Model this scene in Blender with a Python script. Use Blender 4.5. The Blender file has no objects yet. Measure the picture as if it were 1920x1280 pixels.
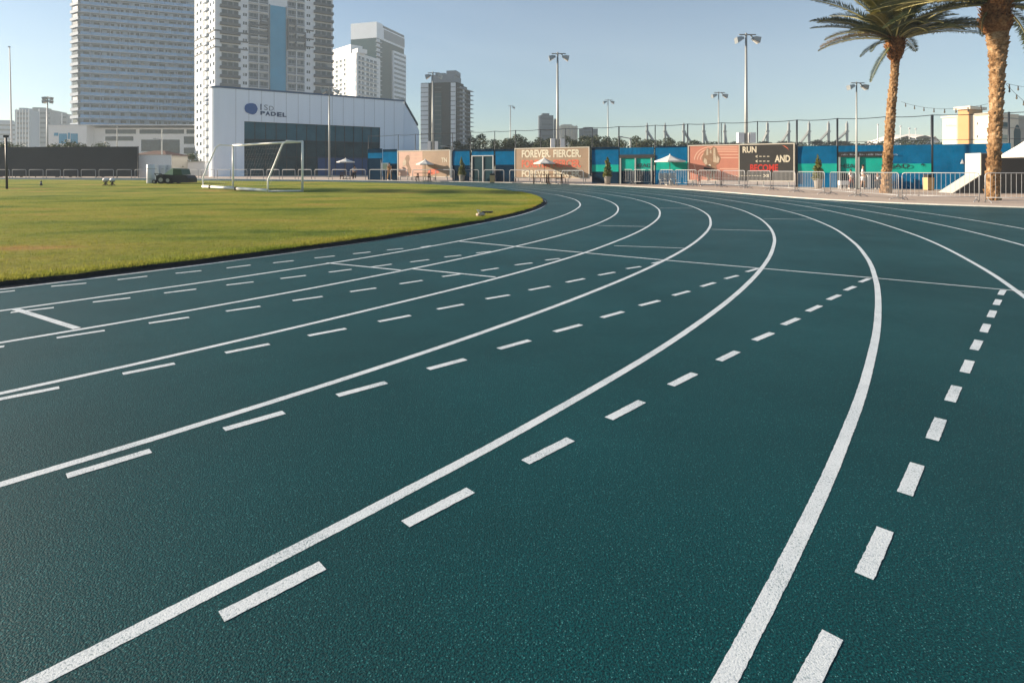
import bpy, math, random
from mathutils import Vector, Matrix
random.seed(7)
S = bpy.context.scene
COL = S.collection
PI = math.pi
# ------------------------------------------------------------------ camera geometry
FPX, CAMH, HZ = 1071.3, 1.2245, 319.3          # focal length in photo pixels, eye height, horizon row
CX, CY, R0, LW = -25.28, 23.56, 26.7, 1.22     # centre of the bend, inner radius, lane width

def gz(y):                                     # the far side of the site lies a little higher
    s = min(max((y - 22) / 36.0, 0), 1)
    return 0.25 * s * s * (3 - 2 * s)

def G(px, py, dz=0.0):                         # photo pixel -> point on the ground
    v = py - HZ
    Y = FPX * CAMH / v
    for _ in range(40):
        Y = 0.5 * Y + 0.5 * FPX * (CAMH - gz(Y) - dz) / v
    return ((px - 960) * Y / FPX, Y)

def AX(px, Y): return (px - 960) * Y / FPX
def AZ(py, Y): return CAMH + (HZ - py) * Y / FPX
def AT(px, py, Y): return Vector((AX(px, Y), Y, AZ(py, Y)))
def P0(px, Y): return Vector((AX(px, Y), Y, gz(Y)))

cam_d = bpy.data.cameras.new('camera'); cam = bpy.data.objects.new('camera', cam_d); COL.objects.link(cam)
cam.location = (0, 0, CAMH); cam.rotation_euler = (PI / 2, 0, 0)
cam_d.sensor_width = 36; cam_d.lens = 36 * FPX / 1920
cam_d.shift_y = -(640 - HZ) / 1920
cam_d.clip_start = 0.05; cam_d.clip_end = 6000
S.camera = cam

# ------------------------------------------------------------------ materials
def _new(name):
    m = bpy.data.materials.new(name); m.use_nodes = True
    nt = m.node_tree; b = nt.nodes['Principled BSDF']
    return m, nt, b

def N(nt, t, **kw):
    n = nt.nodes.new(t)
    for k, v in kw.items():
        if k in n.inputs: n.inputs[k].default_value = v
        else: setattr(n, k, v)
    return n

def mat(name, col, rough=0.6, metal=0.0, var=0.12, scale=6.0, bump=0.0, bscale=40.0, spec=0.5, stretch=None):
    """plain colour with an uneven variation (dirt; painted reflections on dark glazing) and optional fine relief"""
    m, nt, b = _new(name); L = nt.links
    tc = N(nt, 'ShaderNodeTexCoord')
    src = tc.outputs['Object']
    if stretch:
        mp = N(nt, 'ShaderNodeMapping'); mp.inputs['Scale'].default_value = stretch
        L.new(src, mp.inputs['Vector']); src = mp.outputs['Vector']
    no = N(nt, 'ShaderNodeTexNoise', Scale=scale, Detail=6.0, Roughness=0.65); L.new(src, no.inputs['Vector'])
    rp = N(nt, 'ShaderNodeMapRange'); rp.inputs['From Min'].default_value = 0.25; rp.inputs['From Max'].default_value = 0.75
    rp.inputs['To Min'].default_value = 1 - var; rp.inputs['To Max'].default_value = 1 + var
    L.new(no.outputs['Fac'], rp.inputs['Value'])
    mx = N(nt, 'ShaderNodeVectorMath', operation='SCALE'); mx.inputs[0].default_value = col[:3]
    L.new(rp.outputs['Result'], mx.inputs['Scale']); L.new(mx.outputs['Vector'], b.inputs['Base Color'])
    b.inputs['Roughness'].default_value = rough; b.inputs['Metallic'].default_value = metal
    b.inputs['Specular IOR Level'].default_value = spec
    if bump:
        n2 = N(nt, 'ShaderNodeTexNoise', Scale=bscale, Detail=4.0); L.new(src, n2.inputs['Vector'])
        bp = N(nt, 'ShaderNodeBump', Strength=bump, Distance=0.02); L.new(n2.outputs['Fac'], bp.inputs['Height'])
        L.new(bp.outputs['Normal'], b.inputs['Normal'])
    return m

def bark_mat(name, c0, c1, c2, sc):
    m, nt, b = _new(name); L = nt.links
    tc = N(nt, 'ShaderNodeTexCoord'); src = tc.outputs['Object']
    n1 = N(nt, 'ShaderNodeTexNoise', Scale=sc, Detail=6.0, Roughness=0.7); L.new(src, n1.inputs['Vector'])
    n2 = N(nt, 'ShaderNodeTexNoise', Scale=0.9, Detail=3.0); L.new(src, n2.inputs['Vector'])
    ad = N(nt, 'ShaderNodeMath', operation='MULTIPLY_ADD'); L.new(n2.outputs['Fac'], ad.inputs[0]); ad.inputs[1].default_value = 0.55; L.new(n1.outputs['Fac'], ad.inputs[2])
    cr = N(nt, 'ShaderNodeValToRGB'); e = cr.color_ramp.elements; e[0].position = 0.60; e[0].color = (*c0, 1); e[1].position = 0.98; e[1].color = (*c2, 1); x = e.new(0.78); x.color = (*c1, 1)
    L.new(ad.outputs[0], cr.inputs['Fac']); L.new(cr.outputs['Color'], b.inputs['Base Color']); b.inputs['Roughness'].default_value = 0.9; b.inputs['Specular IOR Level'].default_value = 0.1
    n3 = N(nt, 'ShaderNodeTexNoise', Scale=26.0, Detail=5.0); L.new(src, n3.inputs['Vector']); bp = N(nt, 'ShaderNodeBump', Strength=0.9, Distance=0.025); L.new(n3.outputs['Fac'], bp.inputs['Height']); L.new(bp.outputs['Normal'], b.inputs['Normal'])
    return m

def leaf_mat(name, c0, c1, rough=0.55, trans=0.25):
    m, nt, b = _new(name); L = nt.links
    tc = N(nt, 'ShaderNodeTexCoord')
    no = N(nt, 'ShaderNodeTexNoise', Scale=1.3, Detail=4.0); L.new(tc.outputs['Object'], no.inputs['Vector'])
    cr = N(nt, 'ShaderNodeValToRGB'); cr.color_ramp.elements[0].color = (*c0, 1); cr.color_ramp.elements[1].color = (*c1, 1)
    cr.color_ramp.elements[0].position = 0.35; cr.color_ramp.elements[1].position = 0.68
    L.new(no.outputs['Fac'], cr.inputs['Fac']); L.new(cr.outputs['Color'], b.inputs['Base Color'])
    b.inputs['Roughness'].default_value = rough
    tr = N(nt, 'ShaderNodeBsdfTranslucent'); L.new(cr.outputs['Color'], tr.inputs['Color'])
    ms = N(nt, 'ShaderNodeMixShader', Fac=trans); out = nt.nodes['Material Output']
    L.new(b.outputs[0], ms.inputs[1]); L.new(tr.outputs[0], ms.inputs[2]); L.new(ms.outputs[0], out.inputs['Surface'])
    return m

def track_mat():
    m, nt, b = _new('track_rubber'); L = nt.links
    tc = N(nt, 'ShaderNodeTexCoord'); src = tc.outputs['Object']
    g1 = N(nt, 'ShaderNodeTexNoise', Scale=150.0, Detail=4.0, Roughness=0.75); L.new(src, g1.inputs['Vector'])
    g2 = N(nt, 'ShaderNodeTexVoronoi', Scale=190.0); L.new(src, g2.inputs['Vector'])
    big = N(nt, 'ShaderNodeTexNoise', Scale=0.55, Detail=7.0, Roughness=0.62); L.new(src, big.inputs['Vector'])
    cr = N(nt, 'ShaderNodeValToRGB'); e = cr.color_ramp.elements
    e[0].position = 0.36; e[0].color = TRK_DARK; e[1].position = 0.70; e[1].color = TRK_LITE
    n = cr.color_ramp.elements.new(0.53); n.color = TRK_MID
    L.new(g1.outputs['Fac'], cr.inputs['Fac'])
    # single pale granules, a few per handful
    ce = N(nt, 'ShaderNodeSeparateColor'); L.new(g2.outputs['Color'], ce.inputs[0])
    st = N(nt, 'ShaderNodeMath', operation='GREATER_THAN'); L.new(ce.outputs[0], st.inputs[0]); st.inputs[1].default_value = 0.89
    sd = N(nt, 'ShaderNodeMapRange'); sd.inputs['From Min'].default_value = 0.42; sd.inputs['From Max'].default_value = 0.18; L.new(g2.outputs['Distance'], sd.inputs['Value'])
    sm = N(nt, 'ShaderNodeMath', operation='MULTIPLY'); L.new(st.outputs[0], sm.inputs[0]); L.new(sd.outputs['Result'], sm.inputs[1])
    mx = N(nt, 'ShaderNodeMix', data_type='RGBA'); L.new(sm.outputs[0], mx.inputs[0])
    L.new(cr.outputs['Color'], mx.inputs[6]); mx.inputs[7].default_value = TRK_SPK
    # broad wear, dusty footfall and faint scuffs along the lanes
    br = N(nt, 'ShaderNodeMapRange'); br.inputs['From Min'].default_value = 0.3; br.inputs['From Max'].default_value = 0.7
    br.inputs['To Min'].default_value = 0.80; br.inputs['To Max'].default_value = 1.20
    L.new(big.outputs['Fac'], br.inputs['Value'])
    sc = N(nt, 'ShaderNodeVectorMath', operation='SCALE'); L.new(mx.outputs[2], sc.inputs[0]); L.new(br.outputs['Result'], sc.inputs['Scale'])
    mp = N(nt, 'ShaderNodeMapping'); mp.inputs['Scale'].default_value = (1.0, 7.0, 1.0); mp.inputs['Rotation'].default_value = (0, 0, -0.7); L.new(src, mp.inputs['Vector'])
    sf = N(nt, 'ShaderNodeTexNoise', Scale=1.6, Detail=8.0, Roughness=0.8); L.new(mp.outputs['Vector'], sf.inputs['Vector'])
    sr = N(nt, 'ShaderNodeMapRange'); sr.inputs['From Min'].default_value = 0.60; sr.inputs['From Max'].default_value = 0.80; sr.inputs['To Max'].default_value = 0.30
    L.new(sf.outputs['Fac'], sr.inputs['Value'])
    m2 = N(nt, 'ShaderNodeMix', data_type='RGBA'); L.new(sr.outputs['Result'], m2.inputs[0]); L.new(sc.outputs['Vector'], m2.inputs[6]); m2.inputs[7].default_value = (0.050, 0.125, 0.125, 1)
    L.new(m2.outputs[2], b.inputs['Base Color'])
    rr = N(nt, 'ShaderNodeMapRange'); rr.inputs['To Min'].default_value = TRK_ROUGH + .10; rr.inputs['To Max'].default_value = TRK_ROUGH - .08; L.new(big.outputs['Fac'], rr.inputs['Value'])
    L.new(rr.outputs['Result'], b.inputs['Roughness'])
    b.inputs['Specular IOR Level'].default_value = 0.19
    gl = N(nt, 'ShaderNodeBsdfGlossy'); gl.inputs['Color'].default_value = TRK_GLOSS; L.new(rr.outputs['Result'], gl.inputs['Roughness'])
    ad = N(nt, 'ShaderNodeAddShader'); L.new(b.outputs[0], ad.inputs[0]); L.new(gl.outputs[0], ad.inputs[1]); L.new(ad.outputs[0], nt.nodes['Material Output'].inputs['Surface'])
    hm = N(nt, 'ShaderNodeMath', operation='SUBTRACT'); L.new(g1.outputs['Fac'], hm.inputs[0]); L.new(g2.outputs['Distance'], hm.inputs[1])
    bp = N(nt, 'ShaderNodeBump', Strength=0.45, Distance=0.0035); L.new(hm.outputs[0], bp.inputs['Height'])
    L.new(bp.outputs['Normal'], b.inputs['Normal']); L.new(bp.outputs['Normal'], gl.inputs['Normal'])
    return m

def paint_mat():
    m, nt, b = _new('line_paint'); L = nt.links
    tc = N(nt, 'ShaderNodeTexCoord'); src = tc.outputs['Object']
    g1 = N(nt, 'ShaderNodeTexNoise', Scale=170.0, Detail=4.0, Roughness=0.75); L.new(src, g1.inputs['Vector'])
    wr = N(nt, 'ShaderNodeTexNoise', Scale=5.0, Detail=5.0); L.new(src, wr.inputs['Vector'])
    ad = N(nt, 'ShaderNodeMath', operation='MULTIPLY_ADD'); L.new(wr.outputs['Fac'], ad.inputs[0]); ad.inputs[1].default_value = 0.25
    L.new(g1.outputs['Fac'], ad.inputs[2])
    cr = N(nt, 'ShaderNodeValToRGB'); e = cr.color_ramp.elements
    e[0].position = 0.44; e[0].color = (0.06, 0.14, 0.15, 1); e[1].position = 0.57; e[1].color = (0.58, 0.64, 0.67, 1)
    x = e.new(0.78); x.color = (0.70, 0.76, 0.78, 1)
    L.new(ad.outputs[0], cr.inputs['Fac']); L.new(cr.outputs['Color'], b.inputs['Base Color'])
    b.inputs['Roughness'].default_value = 0.75
    bp = N(nt, 'ShaderNodeBump', Strength=0.8, Distance=0.004); L.new(g1.outputs['Fac'], bp.inputs['Height'])
    L.new(bp.outputs['Normal'], b.inputs['Normal'])
    return m

def turf_mat(name, blades=False):
    m, nt, b = _new(name); L = nt.links
    geo = N(nt, 'ShaderNodeNewGeometry'); src = geo.outputs['Position']
    mp = N(nt, 'ShaderNodeMapping'); mp.inputs['Scale'].default_value = (0.22, 0.42, 0.3); L.new(src, mp.inputs['Vector'])
    n1 = N(nt, 'ShaderNodeTexNoise', Scale=1.0, Detail=6.0, Roughness=0.62); L.new(mp.outputs['Vector'], n1.inputs['Vector'])
    n2 = N(nt, 'ShaderNodeTexNoise', Scale=9.0, Detail=5.0, Roughness=0.7); L.new(src, n2.inputs['Vector'])
    cr = N(nt, 'ShaderNodeValToRGB'); e = cr.color_ramp.elements
    e[0].position = 0.36; e[0].color = (0.125, 0.190, 0.034, 1); e[1].position = 0.68; e[1].color = (0.46, 0.29, 0.10, 1)
    x = e.new(0.47); x.color = (0.250, 0.290, 0.050, 1)
    x = e.new(0.60); x.color = (0.34, 0.32, 0.065, 1)
    L.new(n1.outputs['Fac'], cr.inputs['Fac'])
    rp = N(nt, 'ShaderNodeMapRange'); rp.inputs['From Min'].default_value = 0.25; rp.inputs['From Max'].default_value = 0.75
    rp.inputs['To Min'].default_value = 0.68; rp.inputs['To Max'].default_value = 1.32
    L.new(n2.outputs['Fac'], rp.inputs['Value'])
    sc = N(nt, 'ShaderNodeVectorMath', operation='SCALE'); L.new(cr.outputs['Color'], sc.inputs[0]); L.new(rp.outputs['Result'], sc.inputs['Scale'])
    L.new(sc.outputs['Vector'], b.inputs['Base Color'])
    b.inputs['Roughness'].default_value = 0.8; b.inputs['Specular IOR Level'].default_value = 0.05
    out = nt.nodes['Material Output']
    tr = N(nt, 'ShaderNodeBsdfTranslucent'); L.new(sc.outputs['Vector'], tr.inputs['Color'])
    ms = N(nt, 'ShaderNodeMixShader', Fac=0.35 if blades else 0.0)
    L.new(b.outputs[0], ms.inputs[1]); L.new(tr.outputs[0], ms.inputs[2]); L.new(ms.outputs[0], out.inputs['Surface'])
    if not blades:
        n3 = N(nt, 'ShaderNodeTexNoise', Scale=22.0, Detail=4.0, Roughness=0.8); L.new(src, n3.inputs['Vector'])
        bp = N(nt, 'ShaderNodeBump', Strength=1.0, Distance=0.12); L.new(n3.outputs['Fac'], bp.inputs['Height'])
        L.new(bp.outputs['Normal'], b.inputs['Normal'])
    return m

def paver_mat():
    m, nt, b = _new('concrete_paving'); L = nt.links
    geo = N(nt, 'ShaderNodeNewGeometry'); src = geo.outputs['Position']
    n1 = N(nt, 'ShaderNodeTexNoise', Scale=0.35, Detail=7.0, Roughness=0.65); L.new(src, n1.inputs['Vector'])
    n2 = N(nt, 'ShaderNodeTexNoise', Scale=14.0, Detail=4.0); L.new(src, n2.inputs['Vector'])
    cr = N(nt, 'ShaderNodeValToRGB'); e = cr.color_ramp.elements
    e[0].position = 0.3; e[0].color = (0.42, 0.33, 0.265, 1); e[1].position = 0.72; e[1].color = (0.56, 0.46, 0.37, 1)
    L.new(n1.outputs['Fac'], cr.inputs['Fac'])
    br = N(nt, 'ShaderNodeTexBrick', Scale=1.0); br.inputs['Color1'].default_value = (1, 1, 1, 1); br.inputs['Color2'].default_value = (0.93, 0.93, 0.93, 1)
    br.inputs['Mortar'].default_value = (0.72, 0.7, 0.68, 1); br.inputs['Mortar Size'].default_value = 0.012
    br.inputs['Brick Width'].default_value = 1.8; br.inputs['Row Height'].default_value = 1.8
    L.new(src, br.inputs['Vector'])
    mu = N(nt, 'ShaderNodeMix', data_type='RGBA', blend_type='MULTIPLY'); mu.inputs[0].default_value = 1.0
    L.new(cr.outputs['Color'], mu.inputs[6]); L.new(br.outputs['Color'], mu.inputs[7])
    L.new(mu.outputs[2], b.inputs['Base Color']); b.inputs['Roughness'].default_value = 0.85
    bp = N(nt, 'ShaderNodeBump', Strength=0.25, Distance=0.01); L.new(n2.outputs['Fac'], bp.inputs['Height']); L.new(bp.outputs['Normal'], b.inputs['Normal'])
    return m

TRK_DARK = (0.0005, 0.016, 0.019, 1); TRK_MID = (0.001, 0.050, 0.054, 1); TRK_LITE = (0.005, 0.128, 0.132, 1)
TRK_SPK = (0.08, 0.27, 0.27, 1); TRK_ROUGH = 0.50; TRK_GLOSS = (0.004, 0.006, 0.006, 1)

M = dict(
    track=track_mat(), paint=paint_mat(), turf=turf_mat('turf'), blades=turf_mat('grass_blades', True), paver=paver_mat(),
    kerb=mat('kerb_concrete', (0.55, 0.53, 0.48), 0.85, bump=0.2),
    soil=mat('dark_soil_edge', (0.034, 0.032, 0.030), 0.95, var=0.4, scale=20, bump=0.6),
    earth=mat('sandy_ground', (0.30, 0.25, 0.20), 0.95, var=0.2, scale=0.3),
    galv=mat('galvanised_steel', (0.36, 0.37, 0.38), 0.5, 0.4, 0.15, 14),
    galvd=mat('weathered_steel', (0.30, 0.31, 0.32), 0.6, 0.2, 0.2, 9),
    pole=mat('grey_pole_paint', (0.33, 0.35, 0.34), 0.5, 0.3),
    dpole=mat('dark_fence_paint', (0.018, 0.024, 0.032), 0.5, 0.0),
    lamp=mat('lamp_housing', (0.30, 0.33, 0.34), 0.4, 0.4),
    glass_lamp=mat('lamp_lens', (0.70, 0.74, 0.74), 0.15),
    white=mat('white_paint', (0.80, 0.80, 0.78), 0.5, var=0.06),
    goalw=mat('goal_aluminium', (0.78, 0.78, 0.74), 0.4, var=0.08, scale=3),
    blue=mat('blue_windscreen', (0.003, 0.105, 0.235), 0.8, var=0.22, scale=1.6, bump=0.25, bscale=9, spec=0.0),
    dblue=mat('navy_windscreen', (0.006, 0.022, 0.045), 0.8, var=0.25, scale=1.2, spec=0.0),
    teal=mat('teal_banner', (0.012, 0.33, 0.265), 0.8, var=0.12, scale=2.0, bump=0.15, bscale=9, spec=0.0),
    navy=mat('banner_lettering', (0.006, 0.015, 0.030), 0.7),
    black=mat('black_mesh_screen', (0.016, 0.019, 0.024), 0.85, var=0.15, scale=0.8),
    blackp=mat('black_plastic', (0.014, 0.014, 0.015), 0.55),
    boardp=mat('board_salmon', (0.50, 0.20, 0.135), 0.6, var=0.05, scale=3),
    boardl=mat('board_pale_pink', (0.58, 0.36, 0.27), 0.6, var=0.10, scale=2),
    boardb=mat('board_tan', (0.33, 0.225, 0.145), 0.6, var=0.16, scale=0.9),
    boardk=mat('board_charcoal', (0.036, 0.034, 0.030), 0.55, var=0.35, scale=0.6),
    cream=mat('cream_print', (0.66, 0.60, 0.46), 0.6, var=0.05),
    coral=mat('coral_print', (0.62, 0.145, 0.075), 0.6, var=0.05),
    red=mat('red_print', (0.52, 0.035, 0.022), 0.6, var=0.05),
    skinprint=mat('print_brown', (0.27, 0.165, 0.10), 0.6, var=0.3, scale=5),
    printpale=mat('print_beige', (0.50, 0.40, 0.29), 0.6, var=0.25, scale=5),
    peach=mat('print_line', (0.70, 0.42, 0.30), 0.6, var=0.03),
    frame=mat('board_frame', (0.60, 0.55, 0.46), 0.5, var=0.06),
    canvas=mat('parasol_canvas', (0.70, 0.68, 0.63), 0.8, var=0.05),
    wood=mat('dark_timber', (0.07, 0.035, 0.020), 0.7, var=0.3, scale=8),
    binw=mat('tan_bin', (0.52, 0.34, 0.15), 0.6),
    potg=mat('grey_pot', (0.33, 0.31, 0.28), 0.8),
    conc=mat('pale_concrete', (0.52, 0.49, 0.43), 0.85, var=0.07, scale=1.2, bump=0.15),
    concd=mat('stair_side_shade', (0.085, 0.075, 0.066), 0.9, var=0.12, scale=0.8),  # darkened concrete: the shade on the stair side is put into the colour
    wall=mat('white_render', (0.76, 0.76, 0.75), 0.7, var=0.05, scale=0.5),
    clad=mat('white_cladding', (0.76, 0.83, 0.92), 0.45, var=0.04, scale=0.4, stretch=(3, 3, 0.2)),
    seam=mat('cladding_seam', (0.36, 0.38, 0.42), 0.6),
    fascia=mat('blue_fascia', (0.05, 0.11, 0.20), 0.5),
    logo=mat('logo_blue', (0.030, 0.105, 0.30), 0.5, var=0.1),
    logot=mat('logo_letter_blue', (0.045, 0.085, 0.17), 0.5),
    logog=mat('logo_letter_grey', (0.20, 0.24, 0.30), 0.5),
    spandrel=mat('blue_spandrel', (0.036, 0.115, 0.155), 0.35, var=0.25, scale=0.4, spec=0.1),
    courtw=mat('court_blue', (0.018, 0.060, 0.17), 0.6, var=0.2, scale=0.5),
    blind=mat('window_blind', (0.27, 0.29, 0.30), 0.6, var=0.2, scale=0.5),
    curtain=mat('dark_glazing', (0.020, 0.052, 0.066), 0.3, var=0.7, scale=0.3, spec=0.08),  # strong patchy tone paints reflections into the glass colour
    pane=mat('window_pane', (0.035, 0.055, 0.070), 0.15, var=0.6, scale=0.5, spec=0.45),
    panel_teal=mat('teal_curtain_wall', (0.004, 0.24, 0.42), 0.5, var=0.15, scale=0.1),
    glass_green=mat('green_glazing', (0.004, 0.050, 0.066), 0.4, var=0.2, scale=0.1, spec=0.03),
    baluster=mat('balcony_glass', (0.13, 0.27, 0.46), 0.15, var=0.25, scale=0.4),
    slab=mat('concrete_slab', (0.52, 0.57, 0.62), 0.8, var=0.1, scale=0.4),
    tower=mat('tower_render', (0.25, 0.33, 0.41), 0.8, var=0.08, scale=0.15),
    tower2=mat('tower_render_warm', (0.64, 0.70, 0.76), 0.8, var=0.07, scale=0.15),
    towerd=mat('dark_band_render', (0.075, 0.095, 0.115), 0.75, var=0.15, scale=0.3),
    slabt=mat('balcony_concrete', (0.28, 0.35, 0.43), 0.8, var=0.14, scale=0.4),
    dglass=mat('dark_tower_glass', (0.003, 0.018, 0.027), 0.5, var=0.5, scale=0.2, spec=0.0),
    towerg=mat('grey_render', (0.15, 0.19, 0.23), 0.75, var=0.12, scale=0.3),
    midg=mat('mid_grey_render', (0.050, 0.080, 0.105), 0.7, var=0.1, scale=0.1),
    creamw=mat('cream_render', (0.68, 0.62, 0.50), 0.85, var=0.04, scale=0.4),
    tanw=mat('tan_render', (0.50, 0.29, 0.13), 0.85, var=0.06, scale=0.4),
    greyw=mat('stone_grey_render', (0.36, 0.34, 0.29), 0.85, var=0.06, scale=0.4),
    steelw=mat('white_steel', (0.55, 0.56, 0.56), 0.5, 0.1),
    tent=mat('tent_fabric', (0.62, 0.60, 0.55), 0.8),
    rooft=mat('brown_roof_tile', (0.10, 0.050, 0.035), 0.85, var=0.25, scale=2),
    green=mat('machine_green', (0.016, 0.060, 0.022), 0.4, var=0.2),
    pgreen=mat('pale_green_hood', (0.40, 0.50, 0.36), 0.4),
    rubber=mat('tyre_rubber', (0.018, 0.017, 0.016), 0.85),
    rim=mat('wheel_rim', (0.34, 0.32, 0.28), 0.5),
    matw=mat('white_vinyl', (0.58, 0.59, 0.64), 0.45, var=0.06, scale=2),
    bark=bark_mat('palm_bark', (0.075, 0.040, 0.020), (0.245, 0.145, 0.070), (0.46, 0.32, 0.19), 6.0),
    fibre=bark_mat('palm_crown_fibre', (0.035, 0.016, 0.008), (0.19, 0.080, 0.028), (0.34, 0.20, 0.09), 9.0),
    rachis=mat('frond_stem', (0.30, 0.27, 0.10), 0.6),
    frond=leaf_mat('palm_leaf', (0.018, 0.036, 0.014), (0.075, 0.092, 0.026), 0.45, 0.22),
    frondy=leaf_mat('palm_leaf_yellow', (0.12, 0.12, 0.022), (0.26, 0.21, 0.045), 0.5, 0.3),
    frondd=leaf_mat('palm_leaf_dry', (0.20, 0.13, 0.055), (0.32, 0.22, 0.09), 0.6, 0.2),
    leaf=leaf_mat('tree_leaf', (0.020, 0.038, 0.016), (0.070, 0.090, 0.036)),
    leafb=leaf_mat('bush_leaf', (0.020, 0.040, 0.012), (0.080, 0.110, 0.030)),
    leafc=leaf_mat('conifer_leaf', (0.085, 0.100, 0.016), (0.240, 0.230, 0.045)),
    trunk=mat('tree_bark', (0.09, 0.065, 0.045), 0.9, var=0.3),
    skin=mat('skin', (0.34, 0.19, 0.12), 0.55, var=0.04),
    hair=mat('dark_hair', (0.012, 0.009, 0.007), 0.6),
    shirtw=mat('white_cotton', (0.72, 0.72, 0.72), 0.8, var=0.04),
    shirtr=mat('red_cotton', (0.42, 0.075, 0.045), 0.8, var=0.05),
    shirto=mat('ochre_cotton', (0.36, 0.21, 0.075), 0.8, var=0.08),
    cloth_d=mat('dark_cotton', (0.022, 0.024, 0.034), 0.8),
    cloth_g=mat('grey_cotton', (0.32, 0.32, 0.34), 0.8),
    cloth_p=mat('pink_cotton', (0.42, 0.16, 0.15), 0.8),
    bulb=mat('bulb_glass', (0.10, 0.085, 0.06), 0.2),
)

# ------------------------------------------------------------------ mesh builder
class Fr:
    """vertical wall frame: u runs left to right seen from the camera, d points out of the wall"""
    def __init__(s, a, b, z0=0.0):
        s.a = Vector((a[0], a[1], 0)); ab = Vector((b[0] - a[0], b[1] - a[1], 0)); s.len = ab.length
        s.u = ab.normalized(); s.n = Vector((s.u.y, -s.u.x, 0)); s.z0 = z0
    def p(s, u, z, d=0.0): return s.a + s.u * u + s.n * d + Vector((0, 0, s.z0 + z))
    def upx(s, px):                      # where a photo column meets the wall
        k = (px - 960) / FPX             # X = k*Y
        den = s.u.x - k * s.u.y
        return (k * s.a.y - s.a.x) / den

class MB:
    def __init__(s): s.v = []; s.f = []
    def quad(s, *pts):
        i = len(s.v); s.v += [Vector(p) for p in pts]; s.f.append(tuple(range(i, i + len(pts))))
    def hexa(s, c):
        i = len(s.v); s.v += [Vector(p) for p in c]
        for f in ((0, 3, 2, 1), (4, 5, 6, 7), (0, 1, 5, 4), (1, 2, 6, 5), (2, 3, 7, 6), (3, 0, 4, 7)):
            s.f.append(tuple(i + k for k in f))
    def box(s, x0, x1, y0, y1, z0, z1):
        s.hexa([(x0, y0, z0), (x1, y0, z0), (x1, y1, z0), (x0, y1, z0), (x0, y0, z1), (x1, y0, z1), (x1, y1, z1), (x0, y1, z1)])
    def fb(s, F, u0, u1, z0, z1, d0, d1):
        s.hexa([F.p(u0, z0, d1), F.p(u1, z0, d1), F.p(u1, z0, d0), F.p(u0, z0, d0), F.p(u0, z1, d1), F.p(u1, z1, d1), F.p(u1, z1, d0), F.p(u0, z1, d0)])
    def prism(s, poly, z0, z1):
        n = len(poly); i = len(s.v)
        s.v += [Vector((p[0], p[1], z0)) for p in poly] + [Vector((p[0], p[1], z1)) for p in poly]
        s.f.append(tuple(i + k for k in reversed(range(n)))); s.f.append(tuple(i + n + k for k in range(n)))
        for k in range(n): s.f.append((i + k, i + (k + 1) % n, i + n + (k + 1) % n, i + n + k))
    def fprism(s, F, poly, d0, d1):      # polygon in the wall plane, given thickness
        n = len(poly); i = len(s.v)
        s.v += [F.p(u, z, d1) for u, z in poly] + [F.p(u, z, d0) for u, z in poly]
        s.f.append(tuple(i + k for k in range(n))); s.f.append(tuple(i + n + k for k in reversed(range(n))))
        for k in range(n): s.f.append((i + k, i + n + k, i + n + (k + 1) % n, i + (k + 1) % n))
    def tube(s, pts, r, n=8, cap=True):
        pts = [Vector(p) for p in pts]; rs = r if isinstance(r, (list, tuple)) else [r] * len(pts)
        base = len(s.v); up = None
        for k, p in enumerate(pts):
            t = (pts[min(k + 1, len(pts) - 1)] - pts[max(k - 1, 0)]).normalized()
            a = t.cross(Vector((0, 0, 1))) if abs(t.z) < 0.95 else t.cross(Vector((0, 1, 0)))
            if up is not None:
                a = up - t * up.dot(t)
            a.normalize(); up = a; b = t.cross(a)
            for j in range(n):
                w = 2 * PI * j / n
                s.v.append(p + (a * math.cos(w) + b * math.sin(w)) * rs[k])
        for k in range(len(pts) - 1):
            for j in range(n):
                q = base + k * n; s.f.append((q + j, q + (j + 1) % n, q + n + (j + 1) % n, q + n + j))
        if cap:
            s.f.append(tuple(base + j for j in reversed(range(n)))); e = base + (len(pts) - 1) * n
            s.f.append(tuple(e + j for j in range(n)))
    def lathe(s, c, prof, n=16):
        base = len(s.v)
        for r, z in prof:
            for j in range(n):
                w = 2 * PI * j / n; s.v.append(Vector((c[0] + r * math.cos(w), c[1] + r * math.sin(w), c[2] + z)))
        for k in range(len(prof) - 1):
            for j in range(n):
                q = base + k * n; s.f.append((q + j, q + (j + 1) % n, q + n + (j + 1) % n, q + n + j))
        s.f.append(tuple(base + j for j in reversed(range(n)))); e = base + (len(prof) - 1) * n
        s.f.append(tuple(e + j for j in range(n)))
    def blob(s, c, r, seg=8, ring=6, jit=0.0):
        r = r if isinstance(r, (list, tuple)) else (r, r, r); base = len(s.v)
        for k in range(ring + 1):
            th = PI * k / ring
            for j in range(seg):
                w = 2 * PI * j / seg; q = 1 + random.uniform(-jit, jit)
                s.v.append(Vector((c[0] + r[0] * q * math.sin(th) * math.cos(w), c[1] + r[1] * q * math.sin(th) * math.sin(w), c[2] + r[2] * q * math.cos(th))))
        for k in range(ring):
            for j in range(seg):
                q = base + k * seg; s.f.append((q + j, q + seg + j, q + seg + (j + 1) % seg, q + (j + 1) % seg))
    def build(s, name, m, parent=None, org=None, smooth=False):
        if org is None: org = Vector(parent['_o']) if parent is not None and '_o' in parent else Vector((0, 0, 0))
        org = Vector(org)
        me = bpy.data.meshes.new(name); me.from_pydata([tuple(v - org) for v in s.v], [], s.f)
        me.materials.append(m)
        if smooth: me.polygons.foreach_set('use_smooth', [True] * len(me.polygons))
        me.update()
        o = bpy.data.objects.new(name, me); COL.objects.link(o)
        if parent is not None:
            o.parent = parent
            o['_o'] = tuple(org)
        else:
            o.location = org
            o['_o'] = tuple(org)
        return o

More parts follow.
